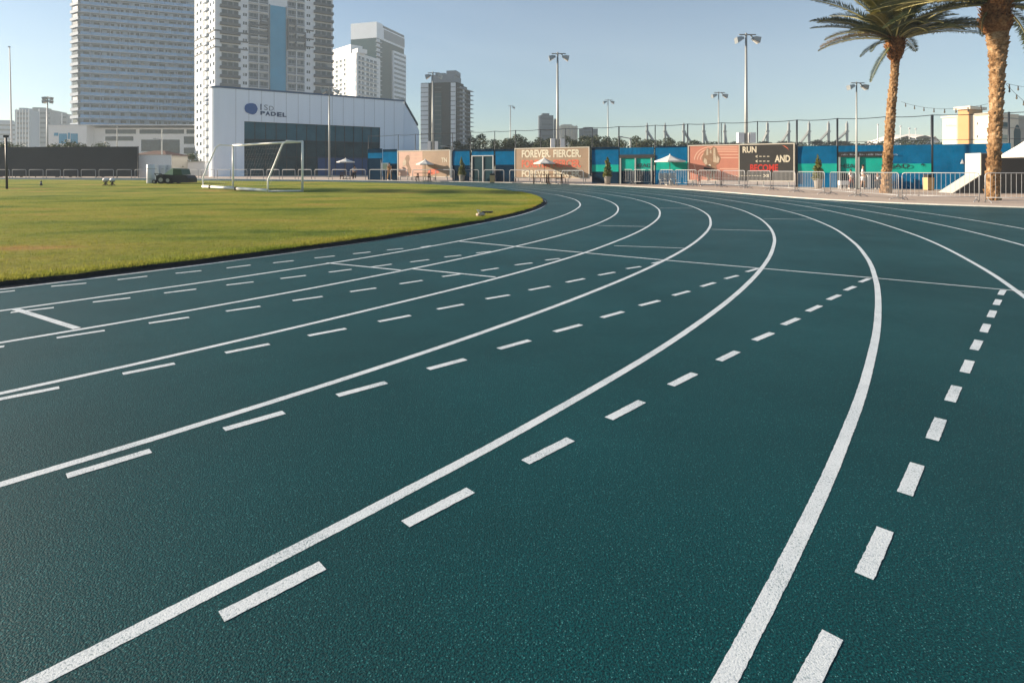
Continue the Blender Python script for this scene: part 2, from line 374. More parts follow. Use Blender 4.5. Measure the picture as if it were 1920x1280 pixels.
def tag(o, label=None, cat=None, group=None, kind=None):
    if label: o['label'] = label
    if cat: o['category'] = cat
    if group: o['group'] = group
    if kind: o['kind'] = kind
    return o

def thing(name, label, cat, loc, group=None, rz=0.0):
    o = bpy.data.objects.new(name, None); COL.objects.link(o); o.location = loc; o.rotation_euler = (0, 0, rz)
    o.empty_display_size = 0.3; o['_o'] = tuple(loc)
    return tag(o, label, cat, group)

def kids(o): return [c for c in bpy.data.objects if c.parent == o]
_KC = {}
def copy_tree(o, loc, rz=0.0, label=None, scale=None):
    """copy of a thing with copies of its parts and sub-parts"""
    if o.name not in _KC: _KC[o.name] = [(c, [(d) for d in kids(c)]) for c in kids(o)]
    r = o.copy(); COL.objects.link(r); r.location = loc; r.rotation_euler = (0, 0, rz); r['_o'] = tuple(loc)
    if label: r['label'] = label
    if scale: r.scale = scale if isinstance(scale, (tuple, list)) else (scale,) * 3
    for c, ds in _KC[o.name]:
        k = c.copy(); COL.objects.link(k); k.parent = r
        for d in ds:
            e = d.copy(); COL.objects.link(e); e.parent = k
    return r

def text2d(s, bold=0.0):
    cu = bpy.data.curves.new('lettering_curve', 'FONT'); cu.body = s; cu.size = 1; cu.offset = bold; cu.resolution_u = 3
    ob = bpy.data.objects.new('lettering_curve', cu); COL.objects.link(ob)
    dg = bpy.context.evaluated_depsgraph_get(); me = bpy.data.meshes.new_from_object(ob.evaluated_get(dg))
    vs = [(v.co.x, v.co.y) for v in me.vertices]; fs = [tuple(p.vertices) for p in me.polygons]
    bpy.data.objects.remove(ob); bpy.data.curves.remove(cu); bpy.data.meshes.remove(me)
    x0 = min(v[0] for v in vs); x1 = max(v[0] for v in vs); y0 = min(v[1] for v in vs); y1 = max(v[1] for v in vs)
    return [((x - x0) / (x1 - x0), (y - y0) / (y1 - y0)) for x, y in vs], fs

def put_text(mb, F, s, u0, u1, z0, z1, d, bold=0.0, shear=0.0):
    vs, fs = text2d(s, bold); i = len(mb.v)
    mb.v += [F.p(u0 + (u1 - u0) * x + shear * (y - 0.5), z0 + (z1 - z0) * y, d) for x, y in vs]
    mb.f += [tuple(i + k for k in f) for f in fs]
# ------------------------------------------------------------------ ground, track, markings, turf
def sheet_rows(mb, rows):                       # rows: list of lists of (x, y, z)
    base = len(mb.v); n = len(rows[0])
    for r in rows: mb.v += [Vector(p) for p in r]
    for i in range(len(rows) - 1):
        for j in range(n - 1):
            a = base + i * n + j; mb.f.append((a, a + 1, a + n + 1, a + n))

mb = MB(); ys = [-400, -60, -20] + list(range(-10, 62)) + [70, 90, 130, 200, 400, 900, 3000]
sheet_rows(mb, [[(x, y, gz(y) - 0.06) for x in (-3000, -600, -200, -60, 0, 60, 200, 600, 3000)] for y in ys])
tag(mb.build('ground', M['earth'], smooth=True), kind='structure')
mb = MB(); sheet_rows(mb, [[(x, y, gz(y)) for x in range(-92, 60, 8)] for y in range(-12, 92)])
track = tag(mb.build('running_track', M['track'], smooth=True), kind='structure')

LPTS = {1:[(0,542.6),(159.4,523.2),(278.9,509.1),(480,483.3),(711,449.6),(825.3,432.9),(962,406.6),(1003.6,395.1),(1021.5,383.1),(1022.2,376.5),(1014.2,371.2),(998.3,367.2),(974.4,361.9)],
2:[(0,583),(239,549),(480,515.2),(719,476.7),(960,432.9),(1023.7,413),(1076.9,394.4),(1088.8,384.5),(1079.5,375.2),(1055.6,367.3),(1019.5,362.5)],
3:[(0,642.2),(239,602.9),(480,559.6),(745.6,508.6),(960,463.9),(1053,439.5),(1119.4,420.4),(1151.2,403.7),(1159.2,391.2),(1149.5,380.8),(1119.4,370.5)],
4:[(0,737.5),(225,689),(480,631.7),(719,572.3),(960,515.2),(1087.5,476.7),(1156.5,451.5),(1215,423.6),(1237.6,402.3),(1233.6,391.7),(1212.3,379.8),(1177.8,370.5)],
5:[(0,907.5),(320,812.5),(640,712.5),(796,659.4),(960,605),(1146,531.2),(1246.9,488.7),(1305.3,450.1),(1333.2,418.3),(1326.5,402.3),(1300,387.7),(1252.2,375.8),(1215,369.9)],
6:[(80,1272.5),(320,1145),(640,985),(960,815),(1260,640),(1321.2,598.9),(1440,484.7),(1448,466),(1453.3,447.5),(1450.2,440.2),(1440.9,424.3),(1419.7,407),(1389.1,393.7),(1360,385),(1292,373.1)],
7:[(1360,1275),(1445,1120),(1530,940),(1600,790),(1636.5,648),(1646.6,575),(1641.9,527.2),(1625.9,484.7),(1599.4,452.8),(1551.6,423.6),(1493.1,399.7),(1440,388.5),(1340,371.8)],
8:[(1920,555),(1838.4,503.3),(1705.6,436.9),(1599.4,405),(1519.7,389),(1440,376.3)],
9:[(1920,460.8),(1811.8,431.6),(1705.6,410.3),(1599.4,391.7)],
10:[(1920,429.4),(1811.8,410.3),(1705.6,395.7),(1612.6,383.2)]}

def line_path(k):
    """points of lane line k: the arc as painted (small hand-laid deviations), then the straight"""
    Rk = R0 + (k - 1) * LW; dv = []
    for px, py in LPTS[k]:
        x, y = G(px, py); r = math.hypot(x - CX, y - CY); th = math.atan2(y - CY, x - CX)
        dv.append((th, max(-0.35, min(0.35, r - Rk))))
    dv.sort()
    sm = [(dv[i][0], (dv[max(i - 1, 0)][1] + 2 * dv[i][1] + dv[min(i + 1, len(dv) - 1)][1]) / 4) for i in range(len(dv))]
    def dev(t):
        if t <= sm[0][0]: return sm[0][1]
        for a, b in zip(sm, sm[1:]):
            if t <= b[0]:
                q = (t - a[0]) / (b[0] - a[0] + 1e-9); q = q * q * (3 - 2 * q); return a[1] + (b[1] - a[1]) * q
        q = min(1, (t - sm[-1][0]) / 0.3); return sm[-1][1] * (1 - q)
    pts = []; t0, t1 = math.radians(-105), math.radians(75); n = 420
    for i in range(n + 1):
        t = t0 + (t1 - t0) * i / n; r = Rk + dev(t)
        pts.append((CX + r * math.cos(t), CY + r * math.sin(t)))
    d = (-math.sin(t1), math.cos(t1))
    for s in range(1, 71): pts.append((pts[n][0] + d[0] * s, pts[n][1] + d[1] * s))
    return pts

def subdiv(a, b, step=0.8):
    n = max(1, int(math.hypot(b[0] - a[0], b[1] - a[1]) / step))
    return [(a[0] + (b[0] - a[0]) * i / n, a[1] + (b[1] - a[1]) * i / n) for i in range(n + 1)]

def near(pts, step=0.012, far=6.0):
    o = []
    for a, b in zip(pts, pts[1:]):
        d = math.hypot(a[0], a[1]); o += subdiv(a, b, step * max(1, d * .5))[:-1] if d < far else [a]
    return o + [pts[-1]]

RJ = random.Random(1)
def strip(mb, pts, w, dz):
    base = len(mb.v)
    for i, p in enumerate(pts):
        a = pts[max(i - 1, 0)]; b = pts[min(i + 1, len(pts) - 1)]
        tx, ty = b[0] - a[0], b[1] - a[1]; l = math.hypot(tx, ty) or 1; nx, ny = -ty / l, tx / l
        for s in (-0.5, 0.5):
            q = w * s + RJ.gauss(0, .0006); x, y = p[0] + nx * q, p[1] + ny * q; mb.v.append(Vector((x, y, gz(y) + dz)))
    for i in range(len(pts) - 1):
        q = base + 2 * i; mb.f.append((q, q + 2, q + 3, q + 1))

PATHS = {k: line_path(k) for k in LPTS}
for k in PATHS:
    mb = MB(); strip(mb, near(PATHS[k]), 0.05, 0.0010); mb.build('lane_line', M['paint'], track)

DASH = {7: [(1561,1190,1498,1310),(1660,992.5,1620,1080),(1720,870,1696.5,926),(1764,785,1747.5,824),(1794,724,1781,752.5),(1818.5,676,1808.5,698.5),(1835.7,638,1826.5,656),(1851,607.6,1844,622.8),(1862.8,582.4,1857,595),(1873,561.7,1867.6,571.8),(1881.4,544,1876,553)],
6: [(415,1156,605,1060),(760,982.5,882.5,919),(985,866.5,1070,823.5),(1141.5,785,1204,752.5),(1257.5,722.5,1302.5,700),(1347.5,676,1382.5,659),(1414,638,1448,624),(1468,609,1497,596.8),(1514,583.7,1538,573),(1553,562,1574,553),(1584.8,544.4,1603,537),(1612.6,529,1630,522.4)],
5: [(125,892.5,282.5,845),(420,805,532.5,773),(632.5,741.5,724,717),(802.5,692,872.5,673.5),(935,654,993,638),(1039.7,622,1089.6,608.7),(1127.9,595.4,1168.5,584.3),(1199.6,573,1236,563.6),(1262,554,1292.5,545.8),(1314.6,537.3,1340,529.8),(1359.7,522.7,1383.6,516.5),(1399.6,509.6,1420.8,503.8)],
4: [(-75,763,111,726.5),(230,701,327.5,681.5),(422.5,661.5,505,645),(578,629.4,648.7,616),(709.8,602.9,769.5,591.4),(820,579.8,869,570.5),(911.6,560.4,955.4,553),(991.9,543.9,1031,536.5),(1062,529.3,1095.5,522.4),(1122.5,516,1152.6,510.4),(1174.6,503.8,1201.7,499.8),(1223,494,1241.5,490)],
3: [(-90,663,8,649.4),(106.2,633.4,196.5,619.6),(278.9,606,354.6,594.9),(423.6,583.5,488,574.2),(548.5,563.8,604.8,555.9),(656.6,547,705.2,540),(749.6,532.2,792,525.8),(829.3,518.7,862.5,513.9),(902.3,507.5,934.7,502.7),(965.3,497,997.7,492.9),(1022.4,487.9,1049.8,484.7)],
2: [(20,586,101,576.8),(174,566.5,244.4,558.5),(307.6,549.5,367.9,542),(424.4,534.6,475.4,528.5),(525.7,522.4,573.5,516.5),(616.8,510.4,659.3,505),(697.8,500.6,734.4,495.3),(769.5,491.3,804.6,486.8),(833.3,482,865,478.6),(893,474.6,920.9,471.4)],
1: [(-62,555,27.9,545),(96,537,162,531),(220.5,524.5,276.2,517.9),(329.3,512.6,377.7,507.5),(425,502.5,470,497),(512,493,550.4,488.7),(590,483.9,627.4,479.9),(662,476,694.6,472.5),(725.7,469,756,466),(789.4,463.4,809,460.8)]}
for k in DASH:
    for a, b, c, d in DASH[k]:
        mb = MB(); strip(mb, near(subdiv(G(a, b), G(c, d), 0.1)), 0.05, 0.0016); mb.build('dash_mark', M['paint'], track)
CROSS = [(29,579.8,144.8,616,0.055),(612.8,493,750.9,506.7,0.045),(769.5,503.8,928.9,519.7,0.045),(857,452,978.6,463.4,0.055),(978.6,463.4,1246.9,487.9,0.048),(1246.9,487.9,1635,521,0.042),(1635,521,1925,547,0.032),
 (1119.4,423,1212.3,425,0.04),(1151.2,460.8,1282.7,465.5,0.035),(1236.2,390.4,1298.6,390.6,0.05),(1334.5,430.2,1448,433,0.04),(1431.6,410.6,1523.3,411.3,0.04),(1483.4,395.5,1547,395.2,0.03),(1511.3,386.4,1560,385.5,0.03)]
for a, b, c, d, w in CROSS:
    mb = MB(); strip(mb, subdiv(G(a, b), G(c, d), 0.3), w, 0.0022); mb.build('cross_line', M['paint'], track)

# outer edge: pale kerb, then paving out to and beyond the tennis courts
EDGE = [G(*p) for p in ((1920,389.6),(1812,386.8),(1705,383.2),(1640,380.2),(1572.8,376.6),(1510,372.6),(1440,367.4),(1360,361),(1278.7,355),(1190,350.4),(1092.8,346.6),(960,343.0),(820,340.6),(680,338.6),(480,336),(300,334.6),(0,333.9))]
e0, e1 = EDGE[0], EDGE[2]
EDGE = [(e0[0] + (e0[0] - e1[0]) * 6, e0[1] + (e0[1] - e1[1]) * 6), (e0[0] + (e0[0] - e1[0]) * 2, e0[1] + (e0[1] - e1[1]) * 2)] + EDGE
EDGE.append((EDGE[-1][0] - 60, EDGE[-1][1] + 14))
def dense(P, step=0.8):
    o = []
    for a, b in zip(P, P[1:]): o += subdiv(a, b, step)[:-1]
    return o + [P[-1]]
ED = dense(EDGE)
for _ in range(6):
    ED = [ED[0]] + [((ED[i-1][0] + 2 * ED[i][0] + ED[i+1][0]) / 4, (ED[i-1][1] + 2 * ED[i][1] + ED[i+1][1]) / 4) for i in range(1, len(ED) - 1)] + [ED[-1]]
kb = MB(); rows = []; krows = []
for i, p in enumerate(ED):
    a = ED[max(i - 1, 0)]; b = ED[min(i + 1, len(ED) - 1)]; tx, ty = b[0] - a[0], b[1] - a[1]; l = math.hypot(tx, ty)
    nx, ny = ty / l, -tx / l                      # outwards, away from the field
    krows.append([(p[0] + nx * q, p[1] + ny * q, gz(p[1] + ny * q) + h) for q, h in ((0, 0.0), (0.0, 0.035), (0.16, 0.035), (0.16, 0.0))])
    # past the kerb the paving fans out towards +x/+y
    fx, fy = 0.55, 0.83
    rows.append([(p[0] + nx * 0.16 + (nx * (1 - q) + fx * q) * s, p[1] + ny * 0.16 + (ny * (1 - q) + fy * q) * s, gz(p[1] + ny * 0.16 + (ny * (1 - q) + fy * q) * s) + 0.022)
                 for s, q in ((0, 0), (0.6, 0), (1.4, 0.1), (3, 0.3), (6, 0.5), (10, 0.7), (16, 0.9), (26, 1), (45, 1), (90, 1), (200, 1))])
mb = MB(); sheet_rows(mb, krows); tag(mb.build('kerb', M['kerb']), kind='structure')
mb = MB(); sheet_rows(mb, rows); tag(mb.build('pavement', M['paver'], smooth=True), kind='structure')

# turf: 5 cm proud of the track, a dark bare channel along its rim
bd = []
for i in range(361):
    t = math.radians(-90 + 165 * i / 360); wob = 0.05 * math.sin(t * 61) * math.sin(t * 17 + 2) + 0.035 * math.sin(t * 143 + 1) + 0.025 * math.sin(t * 417) * math.sin(t * 29)
    bd.append((CX + (R0 - 0.21 + wob) * math.cos(t), CY + (R0 - 0.21 + wob) * math.sin(t)))
t1 = math.radians(75)
for s in range(1, 46): bd.append((bd[360][0] - math.sin(t1) * s * 2, bd[360][1] + math.cos(t1) * s * 2))
TH = 0.05
mb = MB(); sheet_rows(mb, [[(x0, p[1], gz(p[1]) + TH) for x0 in (-140, -70, -40, -27)] + [(p[0], p[1], gz(p[1]) + TH)] if p[0] > -26 else
                          [(p[0] - 115, p[1], gz(p[1]) + TH), (p[0] - 45, p[1], gz(p[1]) + TH), (p[0] - 15, p[1], gz(p[1]) + TH), (p[0] - 2, p[1], gz(p[1]) + TH), (p[0], p[1], gz(p[1]) + TH)] for p in bd])
field = tag(mb.build('grass_field', M['turf'], smooth=True), kind='structure')
mb = MB(); sheet_rows(mb, [[(p[0], p[1], gz(p[1]) + TH), (p[0] + 0.01 * math.cos(i), p[1], gz(p[1]) + 0.004)] for i, p in enumerate(bd)])
strip_pts = []
for i in range(361):
    t = math.radians(-90 + 165 * i / 360); strip_pts.append((CX + (R0 - 0.13) * math.cos(t), CY + (R0 - 0.13) * math.sin(t)))
for s in range(1, 46): strip_pts.append((strip_pts[360][0] - math.sin(t1) * s * 2, strip_pts[360][1] + math.cos(t1) * s * 2))
strip(mb, strip_pts, 0.20, 0.001)
tag(mb.build('soil_channel', M['soil']), kind='structure')

gv = []; gf = []
rg = random.Random(3)
def blade(x, y, h):
    a = rg.uniform(0, 2 * PI); w = rg.uniform(0.004, 0.008); lx, ly = rg.gauss(0, 0.35) * h, rg.gauss(0, 0.35) * h
    z = gz(y) + TH - 0.004; i = len(gv); c, s = math.cos(a) * w, math.sin(a) * w
    gv.extend([(x - c, y - s, z), (x + c, y + s, z), (x + lx, y + ly, z + h)]); gf.append((i, i + 1, i + 2))
for _ in range(34000):                         # ragged rim
    t = math.radians(rg.uniform(-58, 14)); r = R0 - 0.20 - abs(rg.gauss(0, 0.22))
    blade(CX + r * math.cos(t), CY + r * math.sin(t), rg.uniform(0.02, 0.055))
n = 0
while n < 70000:
    x = rg.uniform(-26, 1.5); y = 5.0 + 20 * rg.random() ** 1.7
    if abs(x) > 0.95 * y + 0.5 or math.hypot(x - CX, y - CY) > R0 - 0.3: continue
    blade(x, y, rg.uniform(0.012, 0.036)); n += 1
me = bpy.data.meshes.new('grass_blades'); me.from_pydata(gv, [], gf); me.materials.append(M['blades'])
go = bpy.data.objects.new('grass_blades', me); COL.objects.link(go)
tag(go, 'short green and yellowed grass blades on the sports field beside the track', 'grass', kind='stuff')
# ------------------------------------------------------------------ goal
def goal():
    br, bl = AT(567, 359.2, 30.3), AT(437, 351.7, 36.1)
    zr = gz(br.y) + TH; zl = gz(bl.y) + TH
    A = Vector((br.x, br.y, zr)); B = Vector((bl.x, bl.y, zl)); H = 2.66
    back = Vector((AX(502.3, 29.6), 29.6, 0)) - Vector((A.x, A.y, 0)); back.z = 0
    L = back.length; bd_ = back.normalized()
    t = thing('football_goal', 'white portable football goal standing at the edge of the grass field', 'goal', (A + B) / 2)
    for p in (A, B):
        m = MB(); m.tube([p, p + Vector((0, 0, H))], 0.062, 10); m.build('goal_post', M['goalw'], t, smooth=True)
    m = MB(); m.tube([A + Vector((0, 0, H)), B + Vector((0, 0, H))], 0.062, 10); m.build('crossbar', M['goalw'], t, smooth=True)
    for p in (A, B):
        q = p + bd_ * L; top = p + bd_ * 0.78 + Vector((0, 0, H + 0.02))
        m = MB(); m.tube([p + Vector((0, 0, H - 0.02)), top, p + bd_ * 0.98 + Vector((0, 0, H - 0.16)), q + Vector((0, 0, 0.62)), q + Vector((0, 0, 0.48)), q + Vector((0, 0, 0.05))], 0.042, 8)
        m.build('net_support', M['goalw'], t, smooth=True)
        m = MB(); m.tube([p + Vector((0, 0, 0.05)), q + Vector((0, 0, 0.05))], 0.045, 8); m.build('ground_bar', M['goalw'], t, smooth=True)
    qa, qb = A + bd_ * L, B + bd_ * L
    for a, b in ((0.0, 0.43), (0.45, 1.0)):
        m = MB(); pa, pb = qa.lerp(qb, a), qa.lerp(qb, b)
        m.tube([pa + Vector((0, 0, 0.09)), pb + Vector((0, 0, 0.09))], 0.085, 10); m.build('ballast_bar', M['goalw'], t, smooth=True)
    for f in (0.44, 0.86):
        m = MB(); p = qa.lerp(qb, f); m.lathe((p.x, p.y, p.z), [(0.10, 0), (0.13, 0.05), (0.13, 0.15), (0.08, 0.19)], 10); m.build('wheel', M['rubber'], t)
    # fine net on the two sides and the back
    m = MB()
    def netq(a, b, c, d, nu, nv):
        for i in range(nu + 1):
            s = i / nu; m.tube([a.lerp(b, s), d.lerp(c, s)], 0.0009, 3, False)
        for j in range(nv + 1):
            s = j / nv; m.tube([a.lerp(d, s), b.lerp(c, s)], 0.0009, 3, False)
    up = Vector((0, 0, 1))
    ta, tb = A + bd_ * 0.9 + up * (H - 0.1), B + bd_ * 0.9 + up * (H - 0.1)
    netq(qa + up * 0.1, qb + up * 0.1, tb, ta, 26, 9)
    m.build('net', M['goalw'], t)
goal()

# ------------------------------------------------------------------ the tall court fence with its screens and boards
FA = (-17.0, 33.9 - 0.573 * (-17.0 - 25.25)); FB = (42.0, 33.9 - 0.573 * (42.0 - 25.25))
F = Fr(FA, FB)
def FY(u): return F.p(u, 0).y
def uz(px, py): u = F.upx(px); return u, AZ(py, FY(u))
ft = thing('court_fence', 'tall dark tennis court fence of thin posts and sagging top wire behind the boards', 'fence', (F.p(0, 0).x, F.p(0, 0).y, gz(F.p(0, 0).y)))
FTOP = 4.5
posts = [(690, .03), (746, .03), (778, .03), (813, .025), (848, .03), (882, .03), (927, .03), (966, .04), (1013, .025), (1060, .03), (1110, .03), (1160, .05), (1228, .035), (1289, .045), (1352, .03), (1420, .035), (1494, .06), (1570, .06), (1661, .03), (1748, .075), (1892, .05)]
for px, r in posts:
    u = F.upx(px); p = F.p(u, 0, -0.06); m = MB(); m.tube([(p.x, p.y, gz(p.y)), (p.x, p.y, FTOP + gz(p.y) * 0.5)], r, 8); m.build('fence_post', M['dpole'], ft, smooth=True)
us = [F.upx(px) for px, _ in posts]
for hgt, rr, sag in ((FTOP - 0.02, 0.022, 0.06), (2.98, 0.014, 0.01)):
    m = MB(); pts = []
    for a, b in zip(us, us[1:]):
        for k in range(6):
            s = k / 6; u = a + (b - a) * s; p = F.p(u, 0, -0.06); pts.append((p.x, p.y, hgt + gz(p.y) * 0.5 - sag * 4 * s * (1 - s)))
    p = F.p(us[-1] + 6, 0, -0.06); pts.append((p.x, p.y, hgt))
    m.tube(pts, rr, 5); m.build('top_wire' if hgt > 4 else 'middle_rail', M['dpole'], ft)

def cloth(mb, u0, u1, z0, z1, d, wav=0.02, ph=0.0):
    nu = max(2, int((u1 - u0) / 0.25)); nz = max(1, int((z1 - z0) / 0.3)); base = len(mb.v)
    for j in range(nz + 1):
        for i in range(nu + 1):
            u = u0 + (u1 - u0) * i / nu; z = z0 + (z1 - z0) * j / nz
            mb.v.append(F.p(u, z, d + wav * math.sin(u * 2.3 + ph) * math.sin(z * 1.9 + u * .7 + ph) + wav * 0.5 * math.sin(u * 7 + z * 3)))
    for j in range(nz):
        for i in range(nu):
            a = base + j * (nu + 1) + i; mb.f.append((a, a + 1, a + nu + 2, a + nu + 1))

def screen(px0, px1, bands, label, marks=()):
    """a windscreen hung on the fence: coloured cloth bands as (top row, bottom row, material) in photo rows at its middle"""
    u0, u1 = F.upx(px0), F.upx(px1); um = (u0 + u1) / 2; Y = FY(um); p = F.p(um, 0, 0.03)
    t = thing('windscreen', label, 'windscreen', (p.x, p.y, gz(p.y)), 'cloth screens on the court fence')
    for y0, y1, mt in bands:
        z1 = AZ(y0, Y); z0 = gz(Y) + 0.03 if y1 is None else AZ(y1, Y)
        m = MB(); cloth(m, u0, u1, z0, z1, 0.02, ph=px0); m.build('cloth_panel', M[mt], t, smooth=True)
    for kind, x0, x1, y0, y1 in marks:
        m = MB(); a0, b1 = F.upx(x0), F.upx(x1); Yt = FY((a0 + b1) / 2)
        if kind == 'icon':
            pts = []
            for i in range(9):
                w = PI * (0.15 + 0.75 * i / 8); pts.append((a0 + (b1 - a0) * (0.5 - 0.5 * math.cos(w)), AZ(y1, Yt) + (AZ(y0, Yt) - AZ(y1, Yt)) * math.sin(w)))
            for q, r in zip(pts, pts[1:]):
                m.fprism(F, [(q[0], q[1] - .05), (r[0], r[1] - .05), (r[0], r[1] + .03), (q[0], q[1] + .03)], 0.062, 0.070)
            m.build('emblem', M['navy'], t)
        elif kind == 'sail':
            z0, z1 = AZ(y1, Yt), AZ(y0, Yt); m.fprism(F, [(a0, z0), (b1, z0), (b1 - .03, z0 + (z1 - z0) * .45), (a0 + (b1 - a0) * .55, z1)], 0.062, 0.070); m.build('emblem', M['white'], t)
        else:
            put_text(m, F, kind, a0, b1, AZ(y1, Yt), AZ(y0, Yt), 0.085, 0.012); m.build('lettering', M['navy'], t)
screen(690, 717, [(279, 287, 'dblue'), (287, 297, 'blue'), (297, None, 'dblue')], 'dark navy windscreen with a narrow blue band left of the white notice sign')
screen(718, 745, [(280, 285, 'dblue'), (285, 307, 'blue'), (307, None, 'dblue')], 'blue over navy windscreen immediately left of the pale runner board')
screen(849, 881, [(281, 284, 'dblue'), (284, 310, 'blue'), (310, None, 'dblue')], 'blue over navy windscreen just right of the pale runner board')
screen(929, 965, [(280, 284, 'dblue'), (284, 309, 'blue'), (309, None, 'dblue')], 'blue over navy windscreen just left of the three line slogan board')
screen(1110, 1160, [(276, 281, 'dblue'), (281, 309, 'blue'), (309, 322, 'teal'), (322, None, 'dblue')], 'blue and teal windscreen just right of the three line slogan board')
screen(1229, 1289, [(274, 277, 'dblue'), (277, 303, 'blue'), (303, 319, 'teal'), (319, None, 'blue')], 'blue windscreen with teal band behind the white parasol beside the salmon board')
screen(1496, 1569, [(274, 307, 'blue'), (307, 324, 'teal'), (324, None, 'blue')], 'blue windscreen with teal band behind a conical shrub right of the charcoal board', [('HEAD', 1559, 1569, 309, 314)][:0])
screen(1662, 1746, [(272, 307, 'blue'), (307, 325, 'teal'), (325, None, 'blue')], 'blue windscreen with teal HEAD band between the thinner palm and the thick black post', [('HEAD', 1653, 1706, 307.6, 315.2), ('icon', 1726, 1733, 307.5, 313)])
screen(1750, 1895, [(270, 309, 'blue'), (309, None, 'blue')], 'plain blue windscreen with small white sail mark behind the concrete stair', [('sail', 1800, 1807, 298, 307)])

# glazed gate and clubhouse fronts between the screens
def gate(px0, px1, label):
    u0, u1 = F.upx(px0), F.upx(px1); Y = FY((u0 + u1) / 2); p = F.p((u0 + u1) / 2, 0); z = gz(Y)
    t = thing('glazed_gate', label, 'gate', (p.x, p.y, z))
    m = MB(); cloth(m, u0 + .05, u1 - .05, AZ(291.5, Y), AZ(284, Y), 0.02); m.build('cloth_panel', M['blue'], t)
    m = MB(); m.fb(F, u0 + .05, u1 - .05, AZ(284, Y), AZ(280, Y), 0, .04); m.build('header', M['dblue'], t)
    m = MB(); m.fb(F, u0 + .05, u1 - .05, z + .03, AZ(292, Y), -.02, 0.02); m.build('glass_door', M['curtain'], t)
    m = MB(); um = (u0 + u1) / 2
    for a in (u0 + .05, um, u1 - .15): m.fb(F, a, a + .10, z, AZ(293.2, Y), .024, .09)
    m.fb(F, u0 + .05, u1 - .05, AZ(293.2, Y), AZ(291.5, Y), .022, .10); m.build('door_frame', M['galv'], t)
    return t
gate(884, 927, 'dark glass double gate in a pale metal frame between blue screens')
def kiosk(px0, px1, rows, label, marks, cols):
    u0, u1 = F.upx(px0), F.upx(px1); Y = FY((u0 + u1) / 2); p = F.p((u0 + u1) / 2, 0); z = gz(Y); t = thing('clubhouse_front', label, 'shopfront', (p.x, p.y, z))
    ya, yb, yc, yd = rows
    m = MB(); cloth(m, u0, u1, AZ(yb, Y), AZ(ya, Y), .02); m.build('cloth_panel', M['blue'], t)
    m = MB(); m.fb(F, u0, u1, AZ(yc, Y), AZ(yb, Y), -.05, .10)
    m.build('sign_band', M['blackp'], t)
    m = MB(); cloth(m, u0, u1, AZ(yd, Y), AZ(yc, Y), .0, .008); m.build('teal_banner', M['teal'], t)
    m = MB(); m.fb(F, u0, u1, z + .02, AZ(yd, Y), -.10, -.02); m.build('lower_panel', M['dblue'], t)
    m = MB()
    for c in cols:
        a = F.upx(c); m.fb(F, a - .05, a + .05, z, AZ(yc, Y), .02, .12)
    m.build('door_frame', M['pole'], t)
    for s, x0, x1, y0, y1, mt in marks:
        m = MB(); a0, a1 = F.upx(x0), F.upx(x1); put_text(m, F, s, a0, a1, AZ(y1, FY(a0)), AZ(y0, FY(a0)), .125 if mt != 'navy' else .04, .012); m.build('lettering', M[mt], t)
    return t
kiosk(1162, 1226, (277, 290, 296.5, 320), 'clubhouse opening with teal HEAD banner inside a grey frame left of the parasol', [('HEAD', 1190, 1222, 307, 314, 'navy')], (1164, 1192, 1222))
kt = kiosk(1572, 1660, (273, 284.5, 294.5, 325), 'clubhouse opening with black sign band and teal HEAD banner left of the thinner palm', [('HEAD', 1575, 1613, 307.6, 315.2, 'navy')], (1574, 1610))
m = MB()                                        # small unreadable pale strokes along the black sign band
u0 = F.upx(1578); rr = random.Random(2)
for i in range(40):
    u = u0 + i * 0.075
    if i % 6 == 5 or F.upx(1604) < u < F.upx(1611): continue
    Y = FY(u); zz = AZ(291.5, Y); hh = rr.choice((.06, .09, .09, .11)); m.fb(F, u, u + rr.choice((.025, .045)), zz, zz + hh, .105, .109)
m.build('sign_text', M['logog'], kt)

# printed boards
def board(px0, px1, ytop, ybot, label, panels, name='billboard'):
    u0, u1 = F.upx(px0), F.upx(px1); um = (u0 + u1) / 2; Y = FY(um); p = F.p(um, 0, .15)
    t = thing(name, label, 'billboard', (p.x, p.y, gz(p.y)))
    z0, z1 = AZ(ybot, Y), AZ(ytop, Y)
    for a, b, mt in panels:
        m = MB(); m.fb(F, F.upx(a), F.upx(b), z0, z1, .10, .15); m.build('printed_panel', M[mt], t)
    m = MB(); w = .07
    m.fb(F, u0 - w, u0, z0 - w, z1 + w, .09, .18); m.fb(F, u1, u1 + w, z0 - w, z1 + w, .09, .18)
    m.fb(F, u0, u1, z1, z1 + w, .09, .178); m.fb(F, u0, u1, z0 - w, z0, .09, .178); m.build('board_frame', M['frame'], t)
    for i in range(5):
        u = u0 + (u1 - u0) * (.04 + .92 * i / 4); m = MB(); q = F.p(u, 0, .11); m.box(q.x - .03, q.x + .03, q.y - .03, q.y + .03, gz(q.y), z0 - .075); m.build('leg', M['pole'], t)
    return t
def bpoly(t, pts, mt, name, d=.153, th=.004):
    m = MB(); m.fprism(F, [uz(*q) for q in pts], d, d + th); m.build(name, M[mt], t)
def btext(t, s, x0, x1, y0, y1, mt, bold=.03, d=.162):
    m = MB(); a, b = F.upx(x0), F.upx(x1); put_text(m, F, s, a, b, AZ(y1, FY(a)), AZ(y0, FY((a + b) / 2)), d, bold); m.build('lettering', M[mt], t)
def bline(t, pts, w, mt, d=.156):
    m = MB(); q = [uz(*p) for p in pts]
    for a, b in zip(q, q[1:]):
        l = math.hypot(b[0] - a[0], b[1] - a[1]) or 1; nx, nz = -(b[1] - a[1]) / l * w / 2, (b[0] - a[0]) / l * w / 2
        m.quad(F.p(a[0] - nx, a[1] - nz, d), F.p(b[0] - nx, b[1] - nz, d), F.p(b[0] + nx, b[1] + nz, d), F.p(a[0] + nx, a[1] + nz, d))
    m.build('printed_line', M[mt], t)

